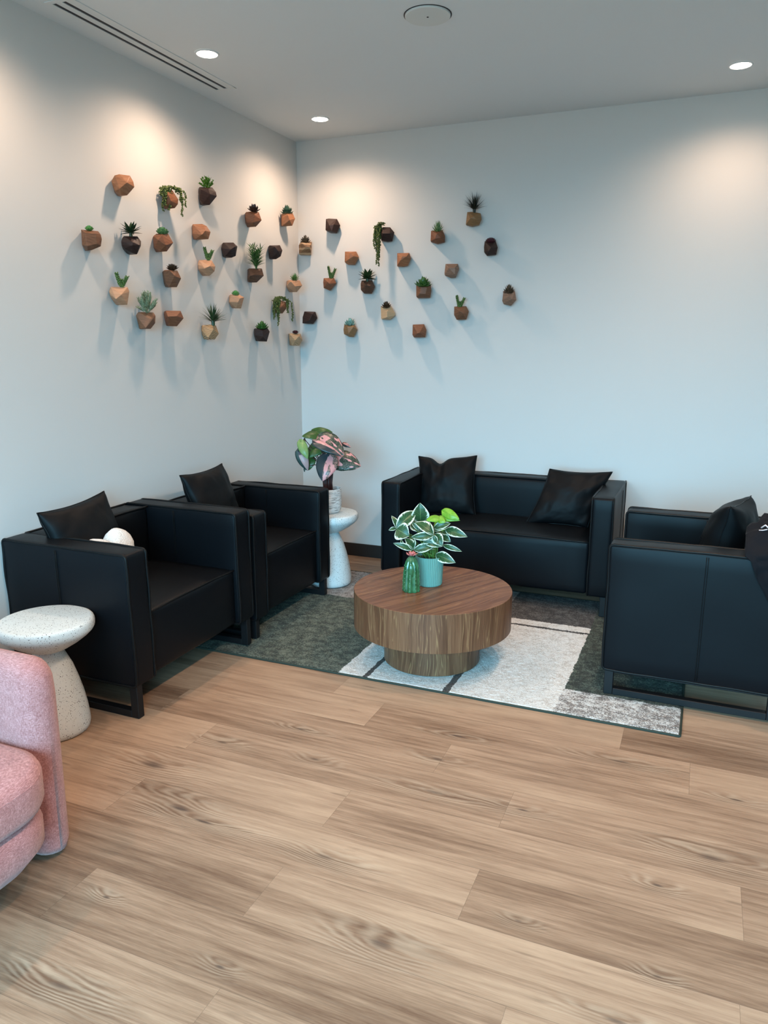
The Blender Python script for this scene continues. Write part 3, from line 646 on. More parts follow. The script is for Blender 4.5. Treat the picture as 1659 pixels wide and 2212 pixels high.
def slab(name, boxes, m):
    bm = bmesh.new()
    for b in boxes: add_box(bm, *b)
    return struct(name, bm, m)
slab('wall_left', [(-.12, 0, RY0 - .12, .12, 0, RZ)], M['wall'])
slab('wall_back', [(0, RX1 + .12, 0, .12, 0, RZ)], M['wall'])
slab('wall_right', [(RX1, RX1 + .12, RY0 - .12, 0, 0, RZ)], M['wall'])
WX0, WX1, WZ0, WZ1 = .5, 4.6, .30, 2.85
slab('wall_front', [(0, WX0, RY0 - .12, RY0, 0, RZ), (WX1, RX1, RY0 - .12, RY0, 0, RZ),
                    (WX0, WX1, RY0 - .12, RY0, 0, WZ0), (WX0, WX1, RY0 - .12, RY0, WZ1, RZ)], M['wall'])
slab('ceiling', [(-.12, RX1 + .12, RY0 - .12, .12, RZ, RZ + .1)], M['ceil'])
def baseboard(name, x0, x1, y0, y1):
    bm = bmesh.new(); add_box(bm, x0, x1, y0, y1, 0, .1, .003, 1); struct(name, bm, M['base'])
baseboard('baseboard_back', .009, RX1, -.009, 0)
baseboard('baseboard_left', 0, .009, RY0, 0)
baseboard('baseboard_right', RX1 - .009, RX1, RY0, -.009)
baseboard('baseboard_front', .009, RX1 - .009, RY0, RY0 + .009)
w = bpy.data.objects.new('window_1', None); COL.objects.link(w); w.location = (0, RY0, 0); w['kind'] = 'structure'
bm = bmesh.new()
add_box(bm, WX0, WX1, -.09, -.03, WZ0, WZ0 + .05); add_box(bm, WX0, WX1, -.09, -.03, WZ1 - .05, WZ1)
for i in range(4):
    xx = WX0 + (WX1 - WX0 - .05) * i / 3
    add_box(bm, xx, xx + .05, -.09, -.03, WZ0, WZ1)
link('window_frame', bm, M['metal'], w, False)

# ------------------------------------------------------------------ ceiling fittings
def downlight(x, y, label, watts=70):
    t = thing('ceiling_downlight', label, 'ceiling light', (x, y, RZ), 0, 'recessed downlights in the ceiling')
    bm = bmesh.new()
    add_lathe(bm, [(.052, -.001), (.052, -.006), (.058, -.005), (.061, -.001)], 40, False, False)
    link('trim_ring', bm, M['white_metal'], t)
    bm = bmesh.new(); add_lathe(bm, [(.052, -.001), (.0515, -.004), (.03, -.0055), (.001, -.006)], 40, False, True)
    link('lens', bm, M['lens'], t)
    L = bpy.data.lights.new('downlight_beam', 'SPOT'); L.energy = watts; L.color = (1, .70, .50)
    L.spot_size = radians(156); L.spot_blend = 1.0; L.shadow_soft_size = .045
    o = bpy.data.objects.new('downlight_beam', L); COL.objects.link(o); o.parent = t; o.location = (0, 0, -.04)
LW = 41
downlight(.41, -1.63, 'lit round downlight beside the slot vent in the ceiling', LW)
downlight(.42, -.44, 'lit round downlight nearest the room corner', LW)
downlight(2.86, -.45, 'lit round downlight at the right of the ceiling, above the bare wall', LW * .72)
for yy, where in ((-2.82, 'third'), (-4.01, 'fourth'), (-5.20, 'fifth')):
    downlight(.41, yy, 'round downlight over the left wall, %s from the corner and above the picture' % where, LW)
for yy, where in ((-1.63, 'second'), (-2.82, 'third'), (-4.01, 'fourth'), (-5.20, 'fifth')):
    downlight(2.86, yy, 'round downlight in the middle row, %s from the back wall and above the picture' % where, LW * 2.0)
t = thing('slot_air_vent', 'long white linear ceiling vent with two dark slots along the left wall', 'air vent', (.19, -1.755, RZ))
bm = bmesh.new(); h = .605
for (a, b) in ((-.075, -.054), (-.033, .000), (.021, .065)): add_box(bm, a, b, -h, h, -.004, -.0005)
for s in (-1, 1): add_box(bm, -.075, .065, s * h - .012, s * h + .012, -.0045, -.0005)
link('vent_frame', bm, M['white_metal'], t, False)
for (a, b) in ((-.054, -.033), (.000, .021)):
    bm = bmesh.new(); add_box(bm, a, b, -h + .012, h - .012, -.0012, -.0004); link('slot', bm, M['slot'], t, False)
t = thing('ceiling_cover_plate', 'round white cover plate with a small centre screw in the ceiling', 'cover plate', (1.572, -1.63, RZ))
bm = bmesh.new(); add_lathe(bm, [(.100, -.0005), (.100, -.007), (.098, -.009), (.001, -.009)], 64, False, True); link('plate', bm, M['cover'], t, True, radians(30))
bm = bmesh.new(); add_lathe(bm, [(.106, -.0005), (.106, -.0015), (.100, -.0015)], 64, False, False); link('shadow_gap', bm, M['slot'], t)
bm = bmesh.new(); add_lathe(bm, [(.005, -.009), (.004, -.0105), (.001, -.011)], 12, False, True); link('screw', bm, M['metal'], t)

# ------------------------------------------------------------------ rug
bm = bmesh.new()
RX0, RXB, RYF, RYB = .43, 2.862, -2.008, -.40
nx, ny = 360, 240
grid = []
for j in range(ny + 1):
    row = []
    for i in range(nx + 1):
        x = RX0 + .006 + (RXB - RX0 - .012) * i / nx; y = RYF + .006 + (RYB - RYF - .012) * j / ny
        e = min(i, nx - i, j, ny - j)
        z = .0105 + .0028 * noise.noise(Vector((x * 150, y * 150, 0))) + .002 * noise.noise(Vector((x * 60, y * 60, 3)))
        if e == 0: z = .004
        row.append(bm.verts.new((x, y, z)))
    grid.append(row)
for j in range(ny):
    for i in range(nx): bm.faces.new((grid[j][i], grid[j][i + 1], grid[j + 1][i + 1], grid[j + 1][i]))
rug = thing('area_rug', 'patchwork area rug in green, cream, grey and beige blocks under the coffee table', 'rug', (0, 0, 0))
link('pile', bm, M['rug'], rug)
bm = bmesh.new()
loop = rounded_loop(RX0 + .003, RXB - .003, RYF + .003, RYB - .003, .008, .06)
add_tube(bm, [wobble((a, b, .0055), .0015, 9) for a, b in loop], .005, 6, True); link('binding', bm, M['binding'], rug)

# ------------------------------------------------------------------ upholstery
def loopx(x, y0, y1, z0, z1, seed):   # seam loop in a plane of constant x
    return [wobble((x, a, b), .0035, 7, seed) for a, b in rounded_loop(y0, y1, z0, z1, .018, .03)]
def seat_unit(name, label, cat, Wd, D, loc, rz, seed, group=None, tilt=0.0, ZB=.120, ZT=.715):
    r = thing(name, label, cat, loc, radians(rz), group)
    r.rotation_euler.y = tilt
    AT = .125
    for s in (-1, 1):
        xa, xb = (-Wd / 2, -Wd / 2 + AT) if s < 0 else (Wd / 2 - AT, Wd / 2)
        bm = bmesh.new()
        soft_box(bm, xa, xb, 0, D, ZB, ZT, .014, (.006, .004, .004), 9, .004, 5, seed + s)
        a = link('armrest', bm, M['leather'], r)
        bm = bmesh.new()
        for xx in (xa + .003, xb - .003):
            add_tube(bm, loopx(xx, .001, D - .003, ZB + .003, ZT - .001, seed + s), .0062, 8, True)
        xo = xb + .0085 if s > 0 else xa - .0085
        xi = xa - .0085 if s > 0 else xb + .0085
        yS = .40 if rz != 90 else .375
        for d in (-.004, .004):
            add_tube(bm, [wobble((xo + (.0 if s > 0 else 0), yS + d, z), .0012, 5, seed) for z in [ZB + .02 + (ZT - ZB - .035) * i / 14 for i in range(15)]], .0016, 5)
            add_tube(bm, [wobble((xi, yS + d, z), .0012, 5, seed) for z in [.46 + (ZT - .475) * i / 8 for i in range(9)]], .0016, 5)
        link('piping', bm, M['piping'], a)
    iw = Wd / 2 - AT
    bm = bmesh.new(); soft_box(bm, -iw + .002, iw - .002, D - .15, D - .004, .20, ZT - .003, .022, (0, .018, .004), 9, .004, 5, seed + 3)
    bk = link('backrest', bm, M['leather'], r)
    bm = bmesh.new()
    for yy in (D - .15, D - .008):
        add_tube(bm, [wobble((-iw + .004 + (2 * iw - .008) * i / 24, yy, ZT - .004), .003, 7, seed) for i in range(25)], .0058, 8)
    link('piping', bm, M['piping'], bk)
    bm = bmesh.new(); soft_box(bm, -iw + .003, iw - .003, .022, D - .15, ZB + .005, .447, .018, (0, .012, .020), 10, .003, 4, seed + 5)
    st = link('seat', bm, M['leather'], r)
    bm = bmesh.new()
    add_tube(bm, [wobble((-iw + .006 + (2 * iw - .012) * i / 30, .024, .443 + .006 * sin(pi * i / 30)), .003, 7, seed + 2) for i in range(31)], .0055, 8)
    link('piping', bm, M['piping'], st)
    for s in (-1, 1):
        xc = s * (Wd / 2 - .030)
        bm = bmesh.new(); w2 = .018
        add_box(bm, xc - w2, xc + w2, .012, .052, .0005, ZB + .008, .002, 1)
        add_box(bm, xc - w2, xc + w2, D - .05, D - .018, .0005, ZB + .008, .002, 1)
        add_box(bm, xc - w2, xc + w2, .052, D - .05, .0005, .032, .002, 1)
        add_box(bm, xc - w2, xc + w2, .052, D - .05, ZB - .012, ZB + .008, .002, 1)
        link('sled_leg', bm, M['metal'], r, False)
    return r
GA = 'black leather cube armchairs'
RUGZ = .0165
seat_unit('leather_loveseat', 'black leather two-seat loveseat against the back wall', 'sofa', 1.445, .69, (1.687, -.705, RUGZ - .004), 0, 1.0)
seat_unit('leather_armchair', 'black leather cube armchair at the left front with a white cushion on its seat', 'armchair', .915, .697, (.710, -2.3125, .0085), 90, 4.0, GA, -.0180, .150, .741)
seat_unit('leather_armchair', 'black leather cube armchair in the middle of the left wall, nearest the corner', 'armchair', .872, .683, (.698, -1.375, RUGZ - .004), 90, 7.0, GA, 0, .108, .695)
seat_unit('leather_armchair', 'black leather cube armchair at the right edge with a black garment over it', 'armchair', .870, .74, (2.503, -1.305, RUGZ - .006), -90, 10.0, GA)

def pillow(label, c, right, up, size=.42, T=.075, notch=0.0, seed=0.0, notch_u=0.0, group='black leather throw pillows'):
    c = Vector(c); right = Vector(right).normalized(); up = Vector(up); up = up.normalized()
    nrm = right.cross(up).normalized()
    n = 36; bm = bmesh.new(); s = size / 2
    def P(u, v, side):
        x = s * u * (1 - .085 * (1 - v * v) ** 1.0 * abs(u)); y = s * v * (1 - .085 * (1 - u * u) * abs(v))
        th = T * (max(0, (1 - u * u)) ** .42) * (max(0, (1 - v * v)) ** .42)
        e = (1 - u * u) * (1 - v * v)
        wr = .011 * noise.noise(Vector((u * 2.2 + seed, v * 2.2, side * 3 + seed))) + .0025 * noise.noise(Vector((u * 7 + seed, v * 7, side)))
        corner = (abs(u) * abs(v)) ** 2
        z = side * (th + wr * min(1, e * 3))
        fold = .012 * corner * sin(9 * (u - v) + seed)
        z += fold * (1 - corner)
        if notch:
            g = exp(-((u - notch_u) / .22) ** 2) * max(0, v) ** 2
            y -= notch * g * s
            ridge = exp(-((abs(u - notch_u) - .22) / .10) ** 2) * max(0, v)
            z += side * ridge * .016 * min(1, e * 4) - side * g * th * .55
        return c + right * x + up * y + nrm * z
    V = {}
    for side in (1, -1):
        for i in range(n + 1):
            for j in range(n + 1):
                u = -cos(pi * i / n) * .35 + (-1 + 2 * i / n) * .65; v = -cos(pi * j / n) * .35 + (-1 + 2 * j / n) * .65
                if i in (0, n) or j in (0, n):
                    if side == 1: V[(1, i, j)] = V[(-1, i, j)] = bm.verts.new(P(u, v, 0))
                else: V[(side, i, j)] = bm.verts.new(P(u, v, side))
    for side in (1, -1):
        for i in range(n):
            for j in range(n):
                q = [V[(side, i, j)], V[(side, i + 1, j)], V[(side, i + 1, j + 1)], V[(side, i, j + 1)]]
                bm.faces.new(q if side == 1 else q[::-1])
    for v in bm.verts: v.co -= c
    o = link('throw_pillow', bm, M['pillow'])
    o.location = c
    tag(o, label, 'pillow', group)
    # seam along the edge
    bm = bmesh.new(); ring = []
    for i in range(n): ring.append((i, 0))
    for j in range(n): ring.append((n, j))
    for i in range(n, 0, -1): ring.append((i, n))
    for j in range(n, 0, -1): ring.append((0, j))
    pts = []
    for (i, j) in ring:
        u = -cos(pi * i / n) * .35 + (-1 + 2 * i / n) * .65; v = -cos(pi * j / n) * .35 + (-1 + 2 * j / n) * .65
        pts.append(P(u, v, 0) - c)
    add_tube(bm, pts, .0028, 5, True)
    link('seam', bm, M['piping'], o)
    return o
pillow('black leather pillow behind the white heart cushion on the left front armchair', (.240, -2.500, .675), (-.02, .99, .06), (-.32, -.06, .95), .42, .078, 0, 2.0)
pillow('black leather pillow with a raised corner on the armchair nearest the corner', (.235, -1.505, .680), (-.02, 1, .02), (-.34, -.02, .95), .42, .075, 0, 5.0)
pillow('black leather pillow with a pinched top at the left end of the loveseat', (1.255, -.250, .650), (1, .10, .055), (-.08, .27, .96), .41, .072, .20, 8.0, -.24)
pillow('black leather pillow at the right end of the loveseat, square topped', (2.085, -.29, .635), (1, .10, .0), (.30, .34, .90), .39, .072, 0, 11.0)
pillow('black leather pillow seen edge-on in the right armchair', (2.995, -1.20, .665), (-.25, -.96, .03), (.20, -.05, .97), .41, .115, 0, 14.0)

# white heart cushion
bm = bmesh.new(); V = {}
nr, na = 14, 64; c = Vector((.39, -2.510, .612)); right = Vector((-.1, 1, .085)).normalized(); up = Vector((-.35, -.05, .93)); up = (up - right * up.dot(right)).normalized(); nrm = right.cross(up)
def heart(a):
    x = 16 * sin(a) ** 3; y = 13 * cos(a) - 5 * cos(2 * a) - 2 * cos(3 * a) - cos(4 * a)
    return x / 16 * .165, (y + 2.5) / 16 * .150
top = {}
for side in (1, -1):
    ctr = bm.verts.new(nrm * side * .062)
    prev = None
    for k in range(1, nr + 1):
        f = k / nr
        row = []
        for i in range(na):
            x, y = heart(2 * pi * i / na)
            z = side * .062 * (1 - f ** 2.4) ** .55
            if k == nr:
                if side == 1: top[i] = bm.verts.new(right * x * f + up * y * f)
                row.append(top[i])
            else:
                p = right * x * f + up * y * f + nrm * z
                row.append(bm.verts.new(p + noise.noise_vector(p * 90) * .0045))
        for i in range(na):
            j = (i + 1) % na
            if prev is None: q = [ctr, row[i], row[j]]
            else: q = [prev[i], row[i], row[j], prev[j]]
            bm.faces.new(q if side == -1 else q[::-1])
        prev = row
o = link('heart_cushion', bm, M['boucle']); o.location = c
tag(o, 'fluffy white heart-shaped cushion on the seat of the left front armchair', 'cushion')

# black garment over the right armchair
bm = bmesh.new(); nu, nv = 44, 60; G = []
prof = [(-1.742, .52), (-1.742, .62), (-1.740, .715), (-1.72, .745), (-1.68, .765), (-1.62, .80), (-1.57, .80), (-1.545, .74), (-1.54, .66)]
def pr(tt):
    f = tt * (len(prof) - 1); i = min(len(prof) - 2, int(f)); g = f - i
    return prof[i][0] * (1 - g) + prof[i + 1][0] * g, prof[i][1] * (1 - g) + prof[i + 1][1] * g
for i in range(nu + 1):
    row = []
    for j in range(nv + 1):
        a = i / nu; b = j / nv
        x = 3.045 + .40 * a
        start = .30 * (1 - min(1, a / .28)) ** 1.0 + .02
        b2 = start + (1 - start) * b
        y, z = pr(b2)
        rise = .085 * (1 - (1 - min(1, a / .5)) ** 2)
        over = max(0, min(1, (b2 - .3) / .2)) * max(0, min(1, (1.05 - b2) / .2))
        z += rise * over
        q = Vector((x, y, z))
        nz = noise.noise(q * 11) * .024 + (.5 - abs(noise.noise(q * 17 + Vector((3, 1, 7))))) * .030 + noise.noise(q * 38) * .006
        if b2 < .36: y -= .012 + abs(nz) * 1.2
        else: z += .014 + nz * over * .9; 
        x += noise.noise(q * 7 + Vector((5, 0, 0))) * .018
        row.append(bm.verts.new((x, y, z)))
    G.append(row)
for i in range(nu):
    for j in range(nv): bm.faces.new((G[i][j], G[i + 1][j], G[i + 1][j + 1], G[i][j + 1]))
jk = link('jacket', bm, M['cloth'])
md = jk.modifiers.new('thick', 'SOLIDIFY'); md.thickness = .004; md.offset = 1
tag(jk, 'crumpled black garment draped over the arm of the right armchair', 'jacket')
bm = bmesh.new()
add_tube(bm, [(3.098, -1.672, .842), (3.112, -1.678, .856), (3.125, -1.682, .846), (3.14, -1.684, .842), (3.17, -1.688, .838)], .0035, 6)
add_tube(bm, [(3.090, -1.682, .833), (3.104, -1.690, .836), (3.12, -1.694, .842)], .0025, 6)
add_tube(bm, [(3.125, -1.660, .866), (3.15, -1.668, .862), (3.18, -1.67, .862)], .0025, 6)
pt = link('printed_trim', bm, M['print'], jk); pt['label'] = 'pale printed trim'

# ------------------------------------------------------------------ terrazzo side tables
def side_table(loc, label):
    t = thing('side_table', label, 'side table', loc, 0, 'white terrazzo pedestal tables')
    bm = bmesh.new()
    add_lathe(bm, [(.050, .352), (.060, .357), (.090, .370), (.132, .396), (.165, .421), (.182, .438), (.188, .449), (.1895, .460), (.1885, .473), (.186, .480), (.181, .4855), (.172, .488), (.001, .488)], 72, True, True)
    link('table_top', bm, M['terrazzo'], t, True, radians(50))
    bm = bmesh.new()
    add_lathe(bm, [(.128, .0), (.137, .006), (.141, .025), (.140, .05), (.134, .10), (.123, .16), (.108, .22), (.090, .28), (.072, .32), (.060, .345), (.055, .356)], 72, True, True)
    link('pedestal', bm, M['terrazzo'], t, True, radians(50))
    return t
side_table((.428, -2.958, 0), 'white speckled terrazzo side table in front of the left armchair, nothing on it')
side_table((.603, -.735, RUGZ), 'white speckled terrazzo side table in the corner holding the pink-leaved plant')

# ------------------------------------------------------------------ coffee table
CT = (1.648, -1.655, RUGZ)
ct = thing('coffee_table', 'round walnut drum coffee table on a narrower drum base', 'coffee table', CT)
def drum(R, z0, z1, n=128, ang=0.0):
    bm = bmesh.new(); L = bm.loops.layers.uv.new('UVMap')
    prof = [(R - .0015, z0), (R, z0 + .0015), (R, z1 - .0015), (R - .0015, z1)]
    rings = [[bm.verts.new((r * cos(2 * pi * k / n), r * sin(2 * pi * k / n), z)) for k in range(n)] for r, z in prof]
    for a, b in zip(rings, rings[1:]):
        for k in range(n):
            f = bm.faces.new((a[k], a[(k + 1) % n], b[(k + 1) % n], b[k]))
            for l, kk in zip(f.loops, (k, k + 1, k + 1, k)): l[L].uv = (kk / n * 2 * pi * R, l.vert.co.z)
    for ring, rev in ((rings[0], True), (rings[-1], False)):
        f = bm.faces.new(ring[::-1] if rev else ring)
        ca, sa = cos(ang), sin(ang)
        for l in f.loops:
            x, y = l.vert.co.x, l.vert.co.y
            l[L].uv = (-x * sa + y * ca + 3.3, x * ca + y * sa)
    return bm
link('table_top', drum(.398, .181, .372, 128, radians(63)), M['walnut'], ct, True, radians(40))
link('base', drum(.244, .0, .181, 96), M['walnut'], ct, True, radians(40))
TZ = RUGZ + .372

# ------------------------------------------------------------------ leaves
def add_leaf(bm, L, base, tip, width, kind, up, front, roll=0.0, nu=8, nv=14, droop=.26, crease=.26):
    base = Vector(base); tip = Vector(tip); ax = tip - base; ln = ax.length; d = ax / ln
    n0 = (front * .8 + up * .6); n0 = (n0 - d * n0.dot(d)).normalized()
    n0 = Matrix.Rotation(roll, 3, d) @ n0
    wd = d.cross(n0).normalized()
    heartk = kind in ('g', 'dg', 'l', 's', 'p', 'q', 'd')
    grid = []
    for j in range(nv + 1):
        v = j / nv; row = []
        if heartk: prof = 1.12 * (max(0, sin(pi * min(1, v ** .60 * 1.0))) ** .70)
        else: prof = 1.1 * max(0, sin(pi * v ** .82)) ** .85
        if v > .85: prof *= 1 - .15 * ((v - .85) / .15)
        for i in range(nu + 1):
            x = -1 + 2 * i / nu
            back = 0.0
            if heartk: back = -.16 * ln * abs(x) ** 1.3 * max(0, 1 - v * 3.2)
            q = base + d * (ln * v + back) + wd * (x * prof * width / 2)
            q += n0 * (droop * ln * 4 * v * (1 - v) * .5 + crease * abs(x) ** 1.4 * prof * width * .5 * (-1 if heartk else 1) + .02 * width * sin(v * 17 + x * 4) * abs(x) ** 2)
            row.append(bm.verts.new(q))
        grid.append(row)
    for j in range(nv):
        for i in range(nu):
            f = bm.faces.new((grid[j][i], grid[j][i + 1], grid[j + 1][i + 1], grid[j + 1][i]))
            for l, (a, b) in zip(f.loops, ((i, j), (i + 1, j), (i + 1, j + 1), (i, j + 1))): l[L].uv = (a / nu, b / nv)

def leafy(parent, table, front, spots, stem_mat, sr, special=None):
    """foliage by colour of leaf, stems rising from the soil to every leaf base"""
    up = Vector((0, 0, 1)); kinds = []
    for (k, b, tp, w, roll) in table:
        if k not in kinds: kinds.append(k)
    mats = [BL['dg' if (k == 'g' and special) else k] for k in kinds]
    bm = bmesh.new(); L = bm.loops.layers.uv.new('UVMap')
    for (k, b, tp, w, roll) in table:
        n0 = len(bm.faces)
        add_leaf(bm, L, b, tp, w, k, up, front, roll)
        bm.faces.ensure_lookup_table()
        for f in bm.faces[n0:]: f.material_index = kinds.index(k)
    f = link('foliage', bm, mats, parent)
    md = f.modifiers.new('leaf_thickness', 'SOLIDIFY'); md.thickness = .0008
    return f

def stems(parent, table, zs, mat, r0, r1, spread, seed):
    bm = bmesh.new(); rg = random.Random(seed)
    for (k, b, tp, w, roll) in table:
        b = Vector(b)
        a = rg.uniform(0, 2 * pi); q = Vector((cos(a) * spread * rg.random(), sin(a) * spread * rg.random(), zs))
        mid = Vector((q.x * .6 + b.x * .4, q.y * .6 + b.y * .4, q.z + (b.z - q.z) * .7))
        pts = []
        for i in range(9):
            s = i / 8; pts.append(q * (1 - s) ** 2 + mid * 2 * s * (1 - s) + b * s * s)
        add_tube(bm, pts, r0, 6, r_end=r1)
    return link('stems', bm, mat, parent)

CAMP = Vector((2.834, -5.113, 1.576))
# variegated plant in a ribbed teal pot
pp = thing('potted_plant', 'green and cream variegated plant in a ribbed teal pot on the coffee table', 'potted plant', (1.61, -1.60, TZ))
bm = bmesh.new(); n = 352; rings = []
prof = [(.060, .0), (.064, .003), (.0655, .010), (.0715, .150), (.0722, .152)]
for r, z in prof:
    rings.append([bm.verts.new(((r + .0030 * (abs(sin(44 * pi * k / n)) - .6) * (1 if .004 < z < .151 else 0)) * cos(2 * pi * k / n), (r + .0030 * (abs(sin(44 * pi * k / n)) - .6) * (1 if .004 < z < .151 else 0)) * sin(2 * pi * k / n), z)) for k in range(n)])
for r, z in ((.0695, .153), (.067, .150), (.066, .135)):
    rings.append([bm.verts.new((r * cos(2 * pi * k / n), r * sin(2 * pi * k / n), z)) for k in range(n)])
for a, b in zip(rings, rings[1:]):
    for k in range(n): bm.faces.new((a[k], a[(k + 1) % n], b[(k + 1) % n], b[k]))
bm.faces.new(rings[0][::-1])
link('pot', bm, M['teal'], pp, True, radians(35))
bm = bmesh.new(); add_lathe(bm, [(.067, .132), (.066, .136), (.03, .139), (.001, .14)], 40, True, True); link('soil', bm, M['soil'], pp)
front = (CAMP - Vector((1.61, -1.60, .5))); front.z = 0; front.normalize()
leafy(pp, HOSTA, front, None, None, 0)
stems(pp, HOSTA, .137, M['stem'], .0028, .0016, .045, 2)
# pink variegated plant in white pot
p2 = thing('potted_plant', 'pink and dark green variegated plant in a white textured pot in the corner', 'potted plant', (.585, -.735, RUGZ + .488))
bm = bmesh.new()
add_lathe(bm, [(.070, .0), (.080, .004), (.090, .018), (.095, .045), (.096, .09), (.094, .14), (.092, .160), (.0895, .163), (.086, .160), (.085, .135)], 96, True, False)
link('pot', bm, M['scratch'], p2, True, radians(60))
bm = bmesh.new(); add_lathe(bm, [(.088, .128), (.085, .138), (.03, .142), (.001, .143)], 40, True, True); link('soil', bm, M['soil'], p2)
front2 = (CAMP - Vector((.585, -.735, .8))); front2.z = 0; front2.normalize()
leafy(p2, PHILO, front2, None, None, 0, True)
bm = bmesh.new(); rgt = Vector((-front2.y, front2.x, 0))
for (a, b, r0, r1) in ((-.012, -.03, .013, .009), (.012, .012, .014, .010), (.03, .02, .009, .006), (-.005, -.008, .012, .008), (.022, .05, .008, .004)):
    add_tube(bm, [rgt * (a + (b - a) * s) + front2 * .01 + Vector((0, 0, .14 + .24 * s)) for s in (0, .25, .5, .75, 1)], r0, 8, r_end=r1)
rg = random.Random(4)
for (k, b, tp, w, roll) in PHILO:
    b = Vector(b); q = rgt * rg.uniform(-.02, .02) + Vector((0, 0, .30))
    add_tube(bm, [q, q.lerp(b, .5) + Vector((0, 0, .015)), b], .004, 6, r_end=.0025)
link('stems', bm, M['red_stem'], p2)

# ceramic cactus
cc = thing('cactus_ornament', 'glossy green ceramic cactus with a pink flower on the coffee table', 'ornament', (1.566, -1.742, TZ))
bm = bmesh.new(); n = 108; rings = []
prof = [(.041, 0), (.0425, .003), (.0425, .02), (.041, .06), (.038, .10), (.034, .13), (.029, .150), (.022, .166), (.013, .177), (.004, .181)]
for r, z in prof:
    amp = .17 if z < .165 else .08
    rings.append([bm.verts.new((r * (1 + amp * (abs(cos(4.5 * 2 * pi * k / n)) - .6)) * cos(2 * pi * k / n), r * (1 + amp * (abs(cos(4.5 * 2 * pi * k / n)) - .6)) * sin(2 * pi * k / n), z)) for k in range(n)])
for a, b in zip(rings, rings[1:]):
    for k in range(n): bm.faces.new((a[k], a[(k + 1) % n], b[(k + 1) % n], b[k]))
bm.faces.new(rings[0][::-1]); bm.faces.new(rings[-1])
fd = Vector((CAMP.x - 1.566, CAMP.y + 1.742, 0)).normalized()
link('body', bm, M['cactus'], cc)
bm = bmesh.new()
rs = []
for z, r in ((.078, .003), (.083, .010), (.10, .0125), (.12, .0125), (.138, .010), (.147, .004)):
    rs.append((r, z))
o3 = fd * .031
prv = None
for r, z in rs:
    ring = [bm.verts.new((o3.x + r * (1 + .12 * cos(6 * a)) * cos(a), o3.y + r * (1 + .12 * cos(6 * a)) * sin(a), z)) for a in [2 * pi * k / 36 for k in range(36)]]
    if prv:
        for k in range(36): bm.faces.new((prv[k], prv[(k + 1) % 36], ring[(k + 1) % 36], ring[k]))
    else: bm.faces.new(ring[::-1])
    prv = ring
bm.faces.new(prv)
link('small_arm', bm, M['cactus'], cc)
for q in range(9):
    a = 2 * pi * (q + .0) / 9; bm = bmesh.new()
    for i in range(7):
        z = .012 + .02 * i; r = .0452 - (.0125 * (z / .15) ** 2.2)
        mm = Matrix.Translation((r * cos(a), r * sin(a), z))
        bmesh.ops.create_icosphere(bm, subdivisions=1, radius=.0015, matrix=mm)
    link('spine_dots', bm, M['spine'], cc)
bm = bmesh.new()
def add_blade(bm, base, d, up, ln, w, curl=0.0, th=.25, n=5, tipw=.0, belly=.45):
    """closed tapering leaf; curl > 0 bends the tip up"""
    d = Vector(d).normalized(); up = Vector(up); s = d.cross(up)
    if s.length < 1e-4: s = d.orthogonal()
    s.normalize(); nn = s.cross(d).normalized()
    p = Vector(base); rings = []
    dd = d.copy(); un = nn.copy()
    for i in range(n + 1):
        f = i / n
        wf = (.35 + .65 * (f / belly) ** .8) if f < belly else (1 - ((f - belly) / (1 - belly)) ** 1.6 * (1 - tipw))
        hw = w / 2 * max(.04, wf); ht = hw * th
        rings.append([bm.verts.new(p + s * hw), bm.verts.new(p + un * ht), bm.verts.new(p - s * hw), bm.verts.new(p - un * ht)])
        R = Matrix.Rotation(curl / n, 3, s)
        dd = R @ dd; un = R @ un
        p = p + dd * ln / n
    for a, b in zip(rings, rings[1:]):
        for k in range(4): bm.faces.new((a[k], a[(k + 1) % 4], b[(k + 1) % 4], b[k]))
    bm.faces.new(rings[0][::-1]); bm.faces.new(rings[-1])
for (m, el, ln) in ((7, .2, .034), (6, .7, .028), (4, 1.2, .020)):
    for q in range(m):
        a = 2 * pi * q / m + el * 2
        add_blade(bm, (0, 0, .180), (cos(a) * cos(el), sin(a) * cos(el), sin(el)), (0, 0, 1), ln, .020, .45, .25, 5, .1, .55)
link('flower', bm, M['pinkglaze'], cc)

# ------------------------------------------------------------------ pink chair
pk = thing('tub_chair', 'pink woven fabric tub chair with rounded arm at the left front', 'armchair', (0, 0, 0))
# U-shaped shell
path = []
AX, AYF, AYN, BX = 1.085, -3.565, -4.46, .27
rad = .30
for i in range(13): path.append((AX - (AX - BX - rad) * i / 12, AYF))
for i in range(1, 13):
    a = pi / 2 + pi / 2 * i / 12; path.append((BX + rad + rad * cos(a), AYF - rad + rad * sin(a)))
for i in range(1, 6): path.append((BX, AYF - rad + (AYN - AYF + 2 * rad) * i / 6))
for i in range(0, 13):
    a = pi + pi / 2 * i / 12; path.append((BX + rad + rad * cos(a), AYN + rad + rad * sin(a)))
for i in range(1, 13): path.append((BX + rad + (AX - BX - rad) * i / 12, AYN))
HT, TH = .655, .062
def shell_top(s):      # s: distance to the free end
    if s < .085: return HT - .085 + math.sqrt(max(0, .085 ** 2 - (.085 - s) ** 2))
    return HT
bm = bmesh.new(); rings = []
acc = [0]
for a, b in zip(path, path[1:]): acc.append(acc[-1] + math.hypot(b[0] - a[0], b[1] - a[1]))
tot = acc[-1]
ext = []
for sdist in (0, .004, .012, .024, .04, .06):
    ext.append(sdist)
samples = ext + [s for s in acc if .075 < s < tot - .075] + [tot - e for e in reversed(ext)]
